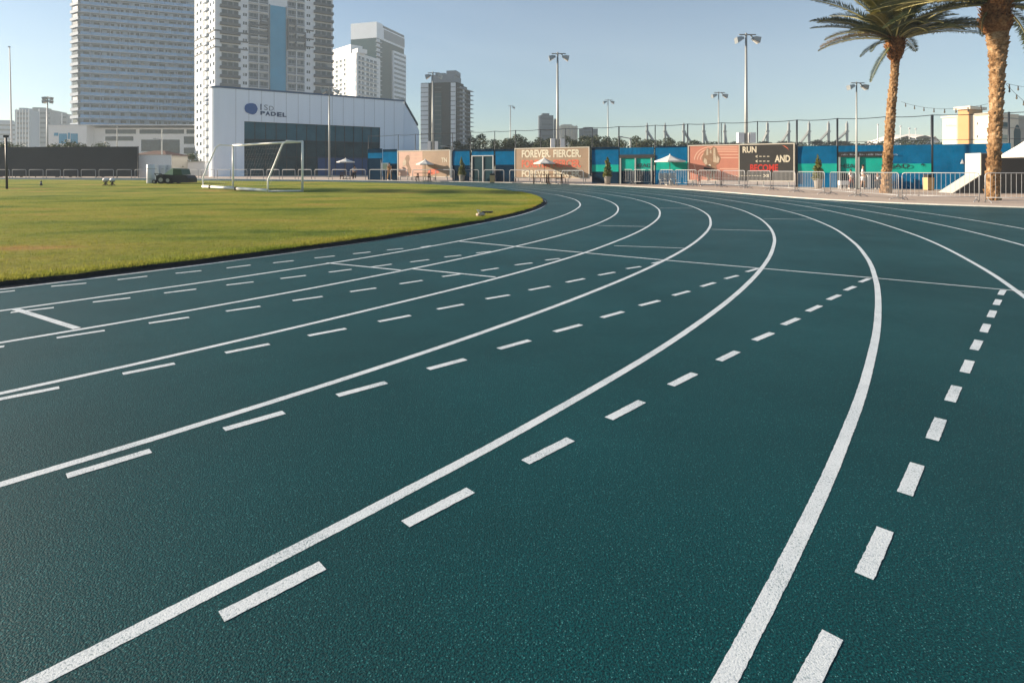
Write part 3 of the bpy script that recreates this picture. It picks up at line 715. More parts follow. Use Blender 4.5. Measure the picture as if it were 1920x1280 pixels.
b1 = board(748.5, 844.5, 283.5, 330.5, 'faded pale pink and tan board printed with a lone runner figure', [(748.5, 794, 'boardl'), (794, 844.5, 'boardb')])
for y in (287, 294, 301, 309, 317): bline(b1, [(772, y), (793, y)], .05, 'peach')
bpoly(b1, [(762, 296), (765, 291), (769, 291), (770, 298), (768, 304), (770, 311), (773, 318), (772, 325), (767, 325), (766, 315), (762, 308)], 'skinprint', 'printed_figure')
bpoly(b1, [(757, 304), (761, 298), (764, 303), (763, 309), (758, 312)], 'printpale', 'printed_figure', .158)
btext(b1, 'TN', 829.5, 840, 296, 304.5, 'cream', .02)
bpoly(b1, [(806, 318), (822, 316), (826, 324), (812, 328), (803, 326)], 'coral', 'printed_figure', .154)
b2 = board(968, 1105, 278.5, 333, 'tan board with FOREVER. FIERCER. printed three times in cream and coral', [(968, 1105, 'boardb')])
for y0, y1, mt in ((281, 296, 'cream'), (300, 314.5, 'coral'), (319, 333 - 1, 'cream')):
    btext(b2, 'FOREVER.', 980, 1034, y0, y1, mt, .035); btext(b2, 'FIERCER.', 1039, 1091, y0 - .6, y1 - .4, mt, .035)
b3 = board(1292.5, 1488, 272.5, 338, 'long salmon and charcoal board reading RUN AND BECOME with a printed sprinter', [(1292.5, 1386.5, 'boardp'), (1386.5, 1488, 'boardk')])
for k in range(3):
    r = 1 + k * .22; pts = []
    for i in range(10):
        w = PI / 2 * i / 9; pts.append((1303 + 5.5 * k + (30 - 5 * k) * (1 - math.cos(w)) , 300 - (24 - 4 * k) * math.sin(w)))
    bline(b3, pts + [(1384, 276 + 4.2 * k)], .07, 'peach')
for y in (290, 296, 316.5): bline(b3, [(1350, y), (1385, y)], .06, 'peach')
bline(b3, [(1302, 308), (1305, 318), (1312, 325), (1325, 331)], .06, 'peach'); bline(b3, [(1330, 333.5), (1384, 334.5)], .06, 'peach')
bline(b3, [(1386.5, 273), (1386.5, 338)], .05, 'cream')
bpoly(b3, [(1322, 283), (1328, 277), (1333, 281), (1338, 275), (1344, 277), (1347, 288), (1352, 296), (1349, 306), (1343, 310), (1345, 318), (1341, 327), (1334, 327), (1333, 314), (1325, 312), (1318, 303), (1317, 296)], 'skinprint', 'printed_figure')
for q in ([(1325, 291), (1325.5, 279.5), (1328.5, 279), (1329, 291)], [(1331.5, 287), (1332, 282), (1334.5, 282), (1335, 288)], [(1338, 304), (1338.3, 278), (1341.6, 277.5), (1342.5, 290), (1345, 305)], [(1345, 306), (1344.5, 292), (1350, 297), (1348.5, 305)], [(1320, 304), (1322, 296), (1326, 300), (1327, 307), (1323, 309)]):
    bpoly(b3, q, 'printpale', 'printed_figure', .158)
bpoly(b3, [(1328.5, 311), (1330, 308), (1333, 308.5), (1334, 312)], 'cream', 'printed_figure', .159)
bpoly(b3, [(1321, 313.5), (1330, 315), (1341, 319), (1342, 322.5), (1327, 321), (1320, 317)], 'blackp', 'printed_figure', .160)
for x in (1327, 1332, 1338): bpoly(b3, [(x, 326), (x + 2.2, 326), (x + 3.2, 336), (x - .6, 336)], 'printpale', 'printed_figure', .158)
btext(b3, 'RUN', 1393, 1419, 275, 287, 'cream', .035); btext(b3, 'AND', 1453, 1482, 291, 304.5, 'cream', .035); btext(b3, 'BECOME', 1407, 1459.5, 308, 321.5, 'red', .035)
for y in (293.5, 302.5):
    bline(b3, [(1421, y - 2), (1417.5, y), (1421, y + 2)], .05, 'cream')
    for x in (1424, 1431, 1438.5): bline(b3, [(x, y), (x + 4.5, y)], .05, 'cream')
for i in range(13): bline(b3, [(1366 + i * 4.9, 329.6), (1368.8 + i * 4.9, 329.6)], .04, 'cream')
bline(b3, [(1432, 327), (1436.5, 329.6), (1432, 332)], .05, 'cream'); bline(b3, [(1438, 327), (1442, 332)], .06, 'cream'); bline(b3, [(1442, 327), (1438, 332)], .06, 'cream')
bpoly(b3, [(1467, 272.8), (1472, 274), (1477, 277.5), (1480, 283), (1477.5, 279.6), (1472.5, 276)], 'coral', 'emblem')

# ------------------------------------------------------------------ parasols, tables, chairs, plants, bins
def parasol(px, Y, rad, rim, apex, label):
    X = AX(px, Y); z = gz(Y) + .022; t = thing('parasol', label, 'parasol', (X, Y, z), 'white parasols on the paving')
    m = MB(); n = 8; R_ = rad; i = 0
    top = Vector((X, Y, z + apex)); ring = []; low = []
    for k in range(n):
        w = 2 * PI * (k + .5) / n; ring.append(Vector((X + R_ * math.cos(w), Y + R_ * math.sin(w), z + rim))); low.append(ring[-1] + Vector((0, 0, -.09)))
    for k in range(n):
        a, b = ring[k], ring[(k + 1) % n]; ma = a.lerp(top, .5) - Vector((0, 0, .03)); mb_ = b.lerp(top, .5) - Vector((0, 0, .03)); mid = a.lerp(b, .5) + Vector((0, 0, -.02))
        m.quad(top, ma, mb_); m.quad(ma, a, b, mb_); m.quad(a, low[k], low[(k + 1) % n], b)
    m.lathe((X, Y, z + apex - .02), [(.05, 0), (.06, .03), (.02, .10)], 8)
    m.build('canopy', M['canvas'], t)
    m = MB(); m.tube([(X, Y, z), (X, Y, z + apex - .02)], .025, 8); m.build('pole', M['wood'], t, smooth=True)
    m = MB()
    for k in range(n): m.tube([top - Vector((0, 0, .12)), ring[k] - Vector((0, 0, .03))], .010, 4)
    m.build('ribs', M['wood'], t)
    m = MB(); m.box(X - .28, X + .28, Y - .28, Y + .28, z, z + .08); m.lathe((X, Y, z + .08), [(.06, 0), (.05, .25)], 8); m.build('base', M['conc'], t)
parasol(1256, 40.7, 1.08, 1.74, 2.16, 'white parasol in front of the teal band left of the salmon board')
parasol(1020.5, 45.9, 0.92, 1.60, 2.02, 'white parasol shading the tan slogan board')
parasol(797, 51.9, 0.85, 1.55, 1.95, 'white parasol casting shadow on the faded runner board')
parasol(648, 61.0, 0.95, 1.86, 2.22, 'white parasol before the dark glass of the padel hall')
parasol(1944, 27.0, 1.42, 1.88, 2.95, 'large white parasol cut off by the frame beside the thicker palm')

def ptable(px, Y, label):
    X = AX(px, Y); z = gz(Y) + .022; t = thing('picnic_table', label, 'table', (X, Y, z), 'timber picnic tables')
    m = MB()
    for k in range(5): m.box(X - .75, X + .75, Y - .36 + .145 * k, Y - .36 + .145 * k + .13, z + .70, z + .745)
    m.build('tabletop', M['wood'], t)
    for s in (-1, 1):
        m = MB()
        for k in range(2): m.box(X - .75, X + .75, Y + s * .62 + .135 * k - .13, Y + s * .62 + .135 * k, z + .41, z + .45)
        m.build('bench', M['wood'], t)
    for sx in (-.5, .5):
        m = MB(); x = X + sx
        for s in (-1, 1): m.hexa([(x - .03, Y + s * .62 - .05, z), (x + .03, Y + s * .62 - .05, z), (x + .03, Y + s * .62 + .05, z), (x - .03, Y + s * .62 + .05, z), (x - .03, Y + s * .25 - .05, z + .698), (x + .03, Y + s * .25 - .05, z + .698), (x + .03, Y + s * .25 + .05, z + .698), (x - .03, Y + s * .25 + .05, z + .698)])
        m.box(x - .04, x - .031, Y - .66, Y + .66, z + .33, z + .408); m.build('leg', M['wood'], t)
ptable(794, 50.6, 'dark timber picnic table in front of the faded runner board')
ptable(1013, 44.0, 'dark timber picnic table left under the slogan board parasol'); ptable(1041, 44.3, 'dark timber picnic table right under the slogan board parasol')
ptable(650, 60.0, 'timber picnic table under the parasol before the padel hall')

def leafcloud(mb, c, r, n, size, rg, shell=0.55):
    for _ in range(n):
        while True:
            v = Vector((rg.uniform(-1, 1), rg.uniform(-1, 1), rg.uniform(-1, 1)))
            if shell * rg.random() < v.length < 1: break
        p = Vector((c[0] + v.x * r[0], c[1] + v.y * r[1], c[2] + v.z * r[2]))
        a = Vector((rg.gauss(0, 1), rg.gauss(0, 1), rg.gauss(0, 1))).normalized(); b = a.cross(Vector((rg.gauss(0, 1), rg.gauss(0, 1), rg.gauss(0, 1)))).normalized()
        s = size * rg.uniform(.6, 1.3); mb.quad(p - a * s, p + b * s * .45, p + a * s, p - b * s * .45)

def planter(px, Y, h, label):
    X = AX(px, Y); z = gz(Y) + .022; t = thing('potted_shrub', label, 'plant', (X, Y, z), 'conical shrubs in pots')
    m = MB(); m.lathe((X, Y, z), [(.19, 0), (.26, .50), (.28, .52), (.28, .60), (.24, .60), (.23, .54)], 12); m.build('pot', M['potg'], t, smooth=True)
    rg = random.Random(px); m = MB()
    for k in range(11):
        f = k / 10; leafcloud(m, (X + rg.gauss(0, .03), Y, z + .62 + (h - .7) * f), (.33 * (1 - f) ** .8 + .05,) * 2 + (.17,), int(150 * (1 - f) + 24), .075, rg)
    m.build('foliage', M['leafc'], t); m = MB(); m.tube([(X, Y, z + .5), (X, Y, z + h - .2)], [.03, .01], 6); m.build('stem', M['trunk'], t)
planter(866, 49.6, 2.05, 'conical shrub in a pot before the blue screen right of the runner board')
planter(1139, 42.6, 2.0, 'conical shrub in a grey pot right of the slogan board')
planter(1534, 35.6, 2.0, 'yellow green conical shrub in a grey pot right of the charcoal board')

def bin_(px, Y, w, h, label):
    X = AX(px, Y); z = gz(Y) + .022; t = thing('litter_bin', label, 'bin', (X, Y, z), 'tan litter bins')
    m = MB(); m.hexa([(X - w * .46, Y - w * .46, z + .03), (X + w * .46, Y - w * .46, z + .03), (X + w * .46, Y + w * .46, z + .03), (X - w * .46, Y + w * .46, z + .03), (X - w / 2, Y - w / 2, z + h * .8), (X + w / 2, Y - w / 2, z + h * .8), (X + w / 2, Y + w / 2, z + h * .8), (X - w / 2, Y + w / 2, z + h * .8)]); m.build('body', M['binw'], t)
    m = MB(); m.box(X - w * .42, X + w * .42, Y - w * .42, Y + w * .42, z, z + .03); m.box(X - w * .44, X + w * .44, Y - w * .44, Y + w * .44, z + h * .8, z + h * .95); m.box(X - w * .5, X + w * .5, Y - w * .5, Y + w * .5, z + h * .95, z + h); m.build('lid', M['blackp'], t)
bin_(923, 46.6, .40, .75, 'tan litter bin in front of the glass gate'); bin_(1741, 32.6, .40, .92, 'tan litter bin with black top beside the concrete stair')

def notice():
    Y = 55.0; X = AX(714.5, Y); z = gz(Y) + .022; t = thing('notice_sign', 'white framed green notice sign on a thin post', 'sign', (X, Y, z))
    m = MB(); m.tube([(X, Y, z), (X, Y, z + 1.95)], .03, 8); m.build('post', M['galv'], t)
    m = MB(); m.box(X + .03, X + .68, Y - .03, Y + .03, z + .95, z + 1.66); m.build('sign_board', M['white'], t)
    m = MB(); m.box(X + .16, X + .62, Y - .036, Y - .031, z + 1.02, z + 1.59); m.build('printed_panel', M['pgreen'], t)
notice()

def chair(px, Y, label):
    X = AX(px, Y); z = gz(Y) + .022; t = thing('cafe_chair', label, 'chair', (X, Y, z), 'grey cafe chairs')
    m = MB(); m.box(X - .22, X + .22, Y - .22, Y + .22, z + .43, z + .46); m.build('seat', M['pole'], t)
    m = MB()
    for k in range(4): m.box(X - .22, X + .22, Y + .19, Y + .215, z + .54 + .09 * k, z + .60 + .09 * k)
    m.tube([(X - .21, Y + .225, z + .46), (X - .21, Y + .225, z + .90)], .014, 5); m.tube([(X + .21, Y + .225, z + .46), (X + .21, Y + .225, z + .90)], .014, 5); m.build('backrest', M['pole'], t)
    for sx in (-1, 1):
        for sy in (-1, 1): m = MB(); m.tube([(X + sx * .19, Y + sy * .19, z + .43), (X + sx * .22, Y + sy * .22, z)], .014, 5); m.build('leg', M['pole'], t)
chair(1243, 39.0, 'grey slatted chair under the parasol, leftmost of three'); chair(1253, 39.6, 'grey slatted chair under the parasol, middle of three'); chair(1263, 38.9, 'grey slatted chair under the parasol, rightmost of three')
def white_post():
    Y = 34.4; X = AX(1629, Y); z = gz(Y) + .022; t = thing('bollard', 'short white square bollard between the people in white', 'bollard', (X, Y, z))
    m = MB(); m.box(X - .07, X + .07, Y - .07, Y + .07, z + .02, z + .84); m.build('shaft', M['white'], t); m = MB(); m.box(X - .09, X + .09, Y - .09, Y + .09, z, z + .02); m.box(X - .085, X + .085, Y - .085, Y + .085, z + .84, z + .87); m.build('cap', M['white'], t)
white_post()
for i, (px, w) in enumerate(((1577, .13), (1584.5, .15))):
    Y = 34.5; X = AX(px, Y); z = gz(Y) + .022; m = MB()
    t = thing('stool', ('white box stool farther from the people in white', 'white box stool nearer to the people in white')[i], 'stool', (X, Y, z), 'white stools')
    m.box(X - w, X + w, Y - w, Y + w, z + .25, z + .50); m.build('seat', M['white'], t)
    for sx in (-1, 1):
        for sy in (-1, 1): m = MB(); m.tube([(X + sx * w * .8, Y + sy * w * .8, z), (X + sx * w * .8, Y + sy * w * .8, z + .25)], .015, 5); m.build('leg', M['white'], t)

# ------------------------------------------------------------------ barriers and rails
def barrier(a, b, label, h=1.10):
    a = Vector((a[0], a[1], 0)); b = Vector((b[0], b[1], 0)); mid = (a + b) / 2; z = gz(mid.y) + .022
    t = thing('crowd_barrier', label, 'barrier', (mid.x, mid.y, z), 'steel crowd barriers along the kerb')
    d = (b - a).normalized(); n = Vector((-d.y, d.x, 0)); L = (b - a).length; U = Vector((0, 0, 1)); o = a + U * z
    P = lambda s, h_: o + d * s + U * h_
    m = MB(); r = .06; pts = [P(.03, .05), P(.03, h - .1), P(.055, h - .03), P(.13, h), P(L - .13, h), P(L - .055, h - .03), P(L - .03, h - .1), P(L - .03, .05)]
    m.tube(pts, .019, 7); m.tube([P(.03, .20), P(L - .03, .20)], .016, 6); m.build('frame', M['galv'], t, smooth=True)
    m = MB(); k = max(6, int(L / .15))
    for i in range(1, k): m.tube([P(.03 + (L - .06) * i / k, .20), P(.03 + (L - .06) * i / k, h - .01)], .0065, 5)
    m.build('bars', M['galv'], t)
    for s in (.12, L - .12):
        m = MB(); c = P(s, 0); m.tube([c - n * .30 + U * .012, c - n * .24 + U * .05, c - n * .1 + U * .10, c + U * .11, c + n * .1 + U * .10, c + n * .24 + U * .05, c + n * .30 + U * .012], .016, 6); m.tube([c + U * .11, c + U * .21], .016, 6); m.build('foot', M['galv'], t, smooth=True)
BP = [((1845.5, 381.5), (2030, 384.5)), ((1690, 375.5), (1838, 381)), ((1612, 369.5), (1685.5, 376.5)), ((1556, 365.8), (1606, 370)), ((1495.5, 361.5), (1546.5, 366)), ((1449, 357.6), (1491, 361.8)), ((1401, 354.3), (1445, 357.8)), ((1355, 351.8), (1397, 354.6)), ((1309, 350.2), (1351, 352.2)), ((1265, 348.6), (1306, 350.2)), ((1237, 347.6), (1263, 348.6)), ((1188, 346.0), (1223, 347.0)), ((1147.5, 344.8), (1186, 346.0))]
BL = ['running out of the frame past the thicker palm', 'in front of the concrete stair and litter bin', 'in front of the thinner palm', 'in front of the white stools', 'in front of the yellow green conical shrub',
      'under the right end of the charcoal board', 'under the word BECOME on the charcoal board', 'under the middle of the salmon and charcoal board', 'under the sprinter on the salmon board', 'between the parasol and the salmon board', 'directly below the left half of the parasol', 'in front of the teal HEAD opening', 'in front of the grey pot right of the slogan board']
for (a, b), l in zip(BP, BL): barrier(G(*a), G(*b), 'galvanised crowd barrier ' + l)

# hoop rails around the far side of the track
def hoop_proto():
    t = thing('hoop_rail', 'galvanised hoop rail in the low row along the far kerb', 'rail', (0, 0, 0), 'hoop rails along the far kerb')
    m = MB(); m.tube([(-1.0, 0, 0), (-1.0, 0, .93), (-.95, 0, 1.0), (-.88, 0, 1.02), (.88, 0, 1.02), (.95, 0, 1.0), (1.0, 0, .93), (1.0, 0, 0)], .032, 7); m.build('hoop', M['galvd'], t, smooth=True)
    for s in (-1, 1): m = MB(); m.box(s - .07, s + .07, -.07, .07, 0, .02); m.build('base_plate', M['galvd'], t)
    return t
HP = hoop_proto(); first = True; acc = 0; prev = None; offs = []
for i, p in enumerate(ED):
    a = ED[max(i - 1, 0)]; b = ED[min(i + 1, len(ED) - 1)]; tx, ty = b[0] - a[0], b[1] - a[1]; l = math.hypot(tx, ty); offs.append((p[0] + ty / l * .6, p[1] - tx / l * .6))
for p in offs:
    px = 960 + FPX * p[0] / p[1] if p[1] > 5 else 9999
    if px > 1108 or p[1] < 20: continue
    if prev is None: prev = p; continue
    if math.hypot(p[0] - prev[0], p[1] - prev[1]) >= 2.12:
        mid = ((p[0] + prev[0]) / 2, (p[1] + prev[1]) / 2); rz = math.atan2(p[1] - prev[1], p[0] - prev[0]); loc = (mid[0], mid[1], gz(mid[1]) + .02)
        if first: HP.location = loc; HP.rotation_euler = (0, 0, rz); first = False
        else: copy_tree(HP, loc, rz)
        prev = p
        if px < -40: break
# ------------------------------------------------------------------ light poles
def lamp_head(m, lens, c, dx, s):
    """a deep tilted floodlight housing hung beside the arm end"""
    c = Vector(c); w, h = .42 * s, .30 * s
    a = Vector((dx, 0, -.30)).normalized(); up = Vector((.30 * dx, 0, 1)).normalized(); y = Vector((0, 1, 0))
    f = lambda p, q, r: c + a * p * s + up * q * s + y * r * s
    m.hexa([f(0, -.10, -.22), f(.50, -.24, -.32), f(.50, -.24, .32), f(0, -.10, .22), f(.02, .16, -.22), f(.46, .20, -.32), f(.46, .20, .32), f(.02, .16, .22)])
    m.hexa([f(-.14, -.08, -.10), f(0, -.08, -.10), f(0, -.08, .10), f(-.14, -.08, .10), f(-.14, .10, -.10), f(0, .12, -.10), f(0, .12, .10), f(-.14, .10, .10)])
    lens.quad(f(.06, -.125, -.20), f(.47, -.248, -.28), f(.47, -.248, .28), f(.06, -.125, .20))

def lightpole(px, Y, ytop, label, s=1.0, r=(.13, .06), boxes=None, left=True, group='twin headed light poles'):
    X = AX(px, Y); z = gz(Y); H = AZ(ytop, Y) - z; t = thing('light_pole', label, 'light pole', (X, Y, z), group)
    m = MB(); m.tube([(X, Y, z), (X, Y, z + H * .5), (X, Y, z + H)], [r[0], (r[0] + r[1]) / 2, r[1]], 10); m.build('pole', M['pole'], t, smooth=True)
    m = MB(); m.box(X - r[0] * 2, X + r[0] * 2, Y - r[0] * 2, Y + r[0] * 2, z - .02, z + .06); m.build('base_plate', M['pole'], t)
    m = MB(); m.tube([(X - .55 * s, Y, z + H - .12 * s), (X + .75 * s, Y, z + H - .12 * s)], .05 * s, 6); m.tube([(X + .30 * s, Y, z + H - .12 * s), (X + .62 * s, Y, z + H - .42 * s)], .05 * s, 6); m.build('arm', M['pole'], t)
    for dx in ((-1, 1) if left else (1,)):
        m = MB(); ln = MB(); lamp_head(m, ln, (X + dx * (.55 if dx > 0 else .32) * s, Y, z + H - .42 * s), dx, s); hd = m.build('lamp_head', M['lamp'], t); ln.build('lens', M['glass_lamp'], hd, org=(X, Y, z))
    if boxes:
        y0, y1, w = boxes; z0, z1 = AZ(y1, Y), AZ(y0, Y)
        for dx in (-1, 1):
            m = MB(); xa = X + dx * (r[0] + .08); xb = xa + dx * w; m.box(min(xa, xb), max(xa, xb), Y - .25, Y + .25, z0, z1); m.build('control_box', M['wall'], t)
    return t
lightpole(1399, 55, 62.5, 'tallest twin headed light pole behind the salmon and charcoal board', 1.25, (.20, .10), (249, 268, .55))
lightpole(1045.5, 60, 98.5, 'tall twin headed light pole behind the tan slogan board', 1.15, (.20, .09), (260, 278, .45))
lightpole(811.5, 75, 135, 'tall light pole in front of the dark glass tower', 1.2, (.20, .09), (265, 283, .38))
lightpole(617.5, 78, 163, 'light pole rising before the white padel hall facade', 1.25, (.16, .08))
lightpole(957, 110, 198, 'slim single headed light pole against bare sky', .85, (.14, .07), None, False)
lightpole(1140, 100, 186.5, 'slim twin headed light pole above the blue and teal windscreen', 1.05, (.15, .07))
lightpole(1347.5, 92, 172, 'slim twin headed light pole above the salmon printed panel', 1.35, (.15, .075))
lightpole(1606, 34.2, 153.5, 'twin headed light pole left of the thinner palm', .62, (.065, .035))

def flood_mast(px, Y, ytop, label, rows=2, s=1.0, name='floodlight_mast'):
    X = AX(px, Y) if px is not None else None
    z = gz(Y); H = AZ(ytop, Y) - z; t = thing(name, label, 'floodlight', (X, Y, z))
    m = MB(); m.tube([(X, Y, z), (X, Y, z + H)], [.22 * s, .11 * s], 10); m.build('pole', M['pole'], t, smooth=True)
    m = MB()
    for k in range(rows): m.box(X - .5 * s, X + 1.4 * s, Y - .06, Y + .06, z + H - .35 - .75 * s * k, z + H - .25 - .75 * s * k)
    m.build('arm', M['pole'], t)
    for k in range(rows):
        for dx, o in ((-1, -.25), (1, .30)):
            m = MB(); ln = MB(); lamp_head(m, ln, (X + o * s, Y, z + H - .3 - .75 * s * k), dx, 1.5 * s); hd = m.build('lamp_head', M['lamp'], t); ln.build('lens', M['glass_lamp'], hd, org=(X, Y, z))
    return t
flood_mast(89, 130, 181, 'four headed floodlight mast behind the black screen fence at left', 2, 1.0)
def mast():
    Y = 120; z = gz(Y); a, b = AT(23.5, 330, Y), AT(18, 88, Y); t = thing('flag_mast', 'very tall thin pale mast at the far left', 'mast', (a.x, Y, z))
    m = MB(); m.tube([(a.x, Y, z), (b.x, Y, b.z)], [.20, .09], 8); m.build('pole', M['steelw'], t); m = MB(); m.box(b.x - .25, b.x + .12, Y - .1, Y + .1, b.z - .15, b.z + .1); m.build('finial', M['steelw'], t)
mast()
def fieldpost():
    Y = 34.0; X = AX(13, Y); z = gz(Y) + TH; t = thing('field_post', 'short dark post standing on the grass at the left edge', 'post', (X, Y, z)); m = MB(); m.tube([(X, Y, z - .05), (X - .06, Y, z + 3.15)], [.06, .05], 8); m.build('shaft', M['dpole'], t, smooth=True)
    m = MB(); m.box(X - .16, X + .05, Y - .08, Y + .08, z + 3.05, z + 3.2); m.build('cap', M['dpole'], t)
fieldpost()
def corner_mast():
    X, Y = -54.5, 39.6; z = gz(Y); t = thing('floodlight_mast', 'floodlight mast standing left of the view whose rack throws the long shadow over the grass', 'floodlight', (X, Y, z)); m = MB(); m.tube([(X, Y, z), (X, Y, z + 17)], [.22, .13], 10); m.build('pole', M['pole'], t)
    for k in range(5):
        m = MB(); m.box(X - .12, X + .12, Y - 2.2, Y + 2.2, z + 12.2 + k * 1.05, z + 12.3 + k * 1.05); m.build('arm', M['pole'], t)
        for j in range(6): m = MB(); m.box(X - .25, X + .35, Y - 2.1 + .76 * j, Y - 1.5 + .76 * j, z + 12.3 + k * 1.05, z + 12.95 + k * 1.05); m.build('lamp_head', M['lamp'], t)
corner_mast()
def street(px, Y, ytop, label, arm=True):
    X = AX(px, Y); z = gz(Y); H = AZ(ytop, Y) - z; t = thing('street_lamp', label, 'street lamp', (X, Y, z)); m = MB(); m.tube([(X, Y, z), (X, Y, z + H)], [.12, .07], 8); m.build('pole', M['pole'], t)
    m = MB(); hz = z + H - (1.6 if arm else .1); m.tube([(X, Y, hz), (X - .9, Y, hz + .15)], .05, 6); m.box(X - 1.3, X - .8, Y - .15, Y + .15, hz + .10, hz + .22); m.build('lamp_head', M['lamp'], t)
street(303.5, 90, 243, 'dark street lamp in front of the tower podium'); street(219.5, 100, 237, 'thin street lamp above the black screen fence', False)
street(1182, 58, 258, 'small lamp above the teal HEAD opening', False); street(846, 70, 275, 'small lamp above the faded runner board', False)

# ------------------------------------------------------------------ stair, kept as a solid with a sunlit stepped end
def stair():
    Y0, Y1 = 29.3, 30.35; x = lambda p: AX(p, Y0); zg = gz(Y0) + .022
    t = thing('concrete_stair', 'pale concrete stair wall with sloping foot and shaded side behind the palms', 'stair', (x(1787), Y0, zg))
    prof = [(x(1787), zg), (x(1840), AZ(328, Y0)), (x(1840), AZ(287, Y0)), (42, AZ(287, Y0)), (42, zg)]
    def pr(a, b, pf):
        m = MB(); n = len(pf); m.v += [Vector((p[0], a, p[1])) for p in pf] + [Vector((p[0], b, p[1])) for p in pf]
        m.f.append(tuple(range(n - 1, -1, -1))); m.f.append(tuple(range(n, 2 * n)))
        for k in range(n): m.f.append((k, (k + 1) % n, n + (k + 1) % n, n + k))
        return m
    pr(Y0 + .04, Y1, prof).build('wall', M['conc'], t)
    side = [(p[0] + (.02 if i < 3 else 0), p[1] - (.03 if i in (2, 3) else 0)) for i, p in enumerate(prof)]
    pr(Y0, Y0 + .037, side).build('side_shade', M['concd'], t)  # thin front sheet carrying the painted shade of this side
stair()

# ------------------------------------------------------------------ palms
def frond_mesh(L, droop, seed, mt, wid=.54):
    rg = random.Random(seed); n = 72; pts = []; x = z = 0.0; ang = 0.0
    for i in range(n + 1):
        s = i / n; pts.append(Vector((x, 0.06 * math.sin(s * 3 + seed) * s, z))); ang = -droop * s ** 1.25; x += L / n * math.cos(ang); z += L / n * math.sin(ang)
    m = MB()
    for i in range(3, n):
        s = i / n; p = pts[i]; tg = (pts[i + 1] - pts[i - 1]).normalized(); up = Vector((-tg.z, 0, tg.x))
        ll = wid * (math.sin(PI * min(1, s * .90 + .09)) ** .6) * rg.uniform(.8, 1.12)
        for q in range(3):
            pp = p + tg * (L / n) * (q * .33)
            for sd in (-1, 1):
                d = (tg * rg.uniform(.35, .85) + Vector((0, sd, 0)) * rg.uniform(.65, 1.05) + up * rg.uniform(.05, .65)).normalized()
                e = pp + d * ll - Vector((0, 0, .12 * ll)); w = d.cross(up).normalized() * .018; mid = pp.lerp(e, .45) + up * .02
                m.quad(pp - w * .6, mid - w, e, mid + w)
    r = MB(); r.tube(pts, [.045 * (1 - .9 * i / n) + .006 for i in range(n + 1)], 5)
    a = bpy.data.meshes.new('frond'); a.from_pydata([tuple(v) for v in m.v] + [tuple(v) for v in r.v], [], m.f + [tuple(k + len(m.v) for k in f) for f in r.f])
    a.materials.append(M[mt]); a.materials.append(M['rachis']); mi = [0] * len(m.f) + [1] * len(r.f); a.polygons.foreach_set('material_index', mi); a.update()
    return a
FRM = {}
for kk, mt in (('g', 'frond'), ('y', 'frondy'), ('d', 'frondd')):
    FRM[kk] = [frond_mesh(L, dr, sd, mt) for L, dr, sd in ((4.2, .50, 1), (3.9, .80, 2), (4.3, .65, 3), (3.5, 1.0, 4))]

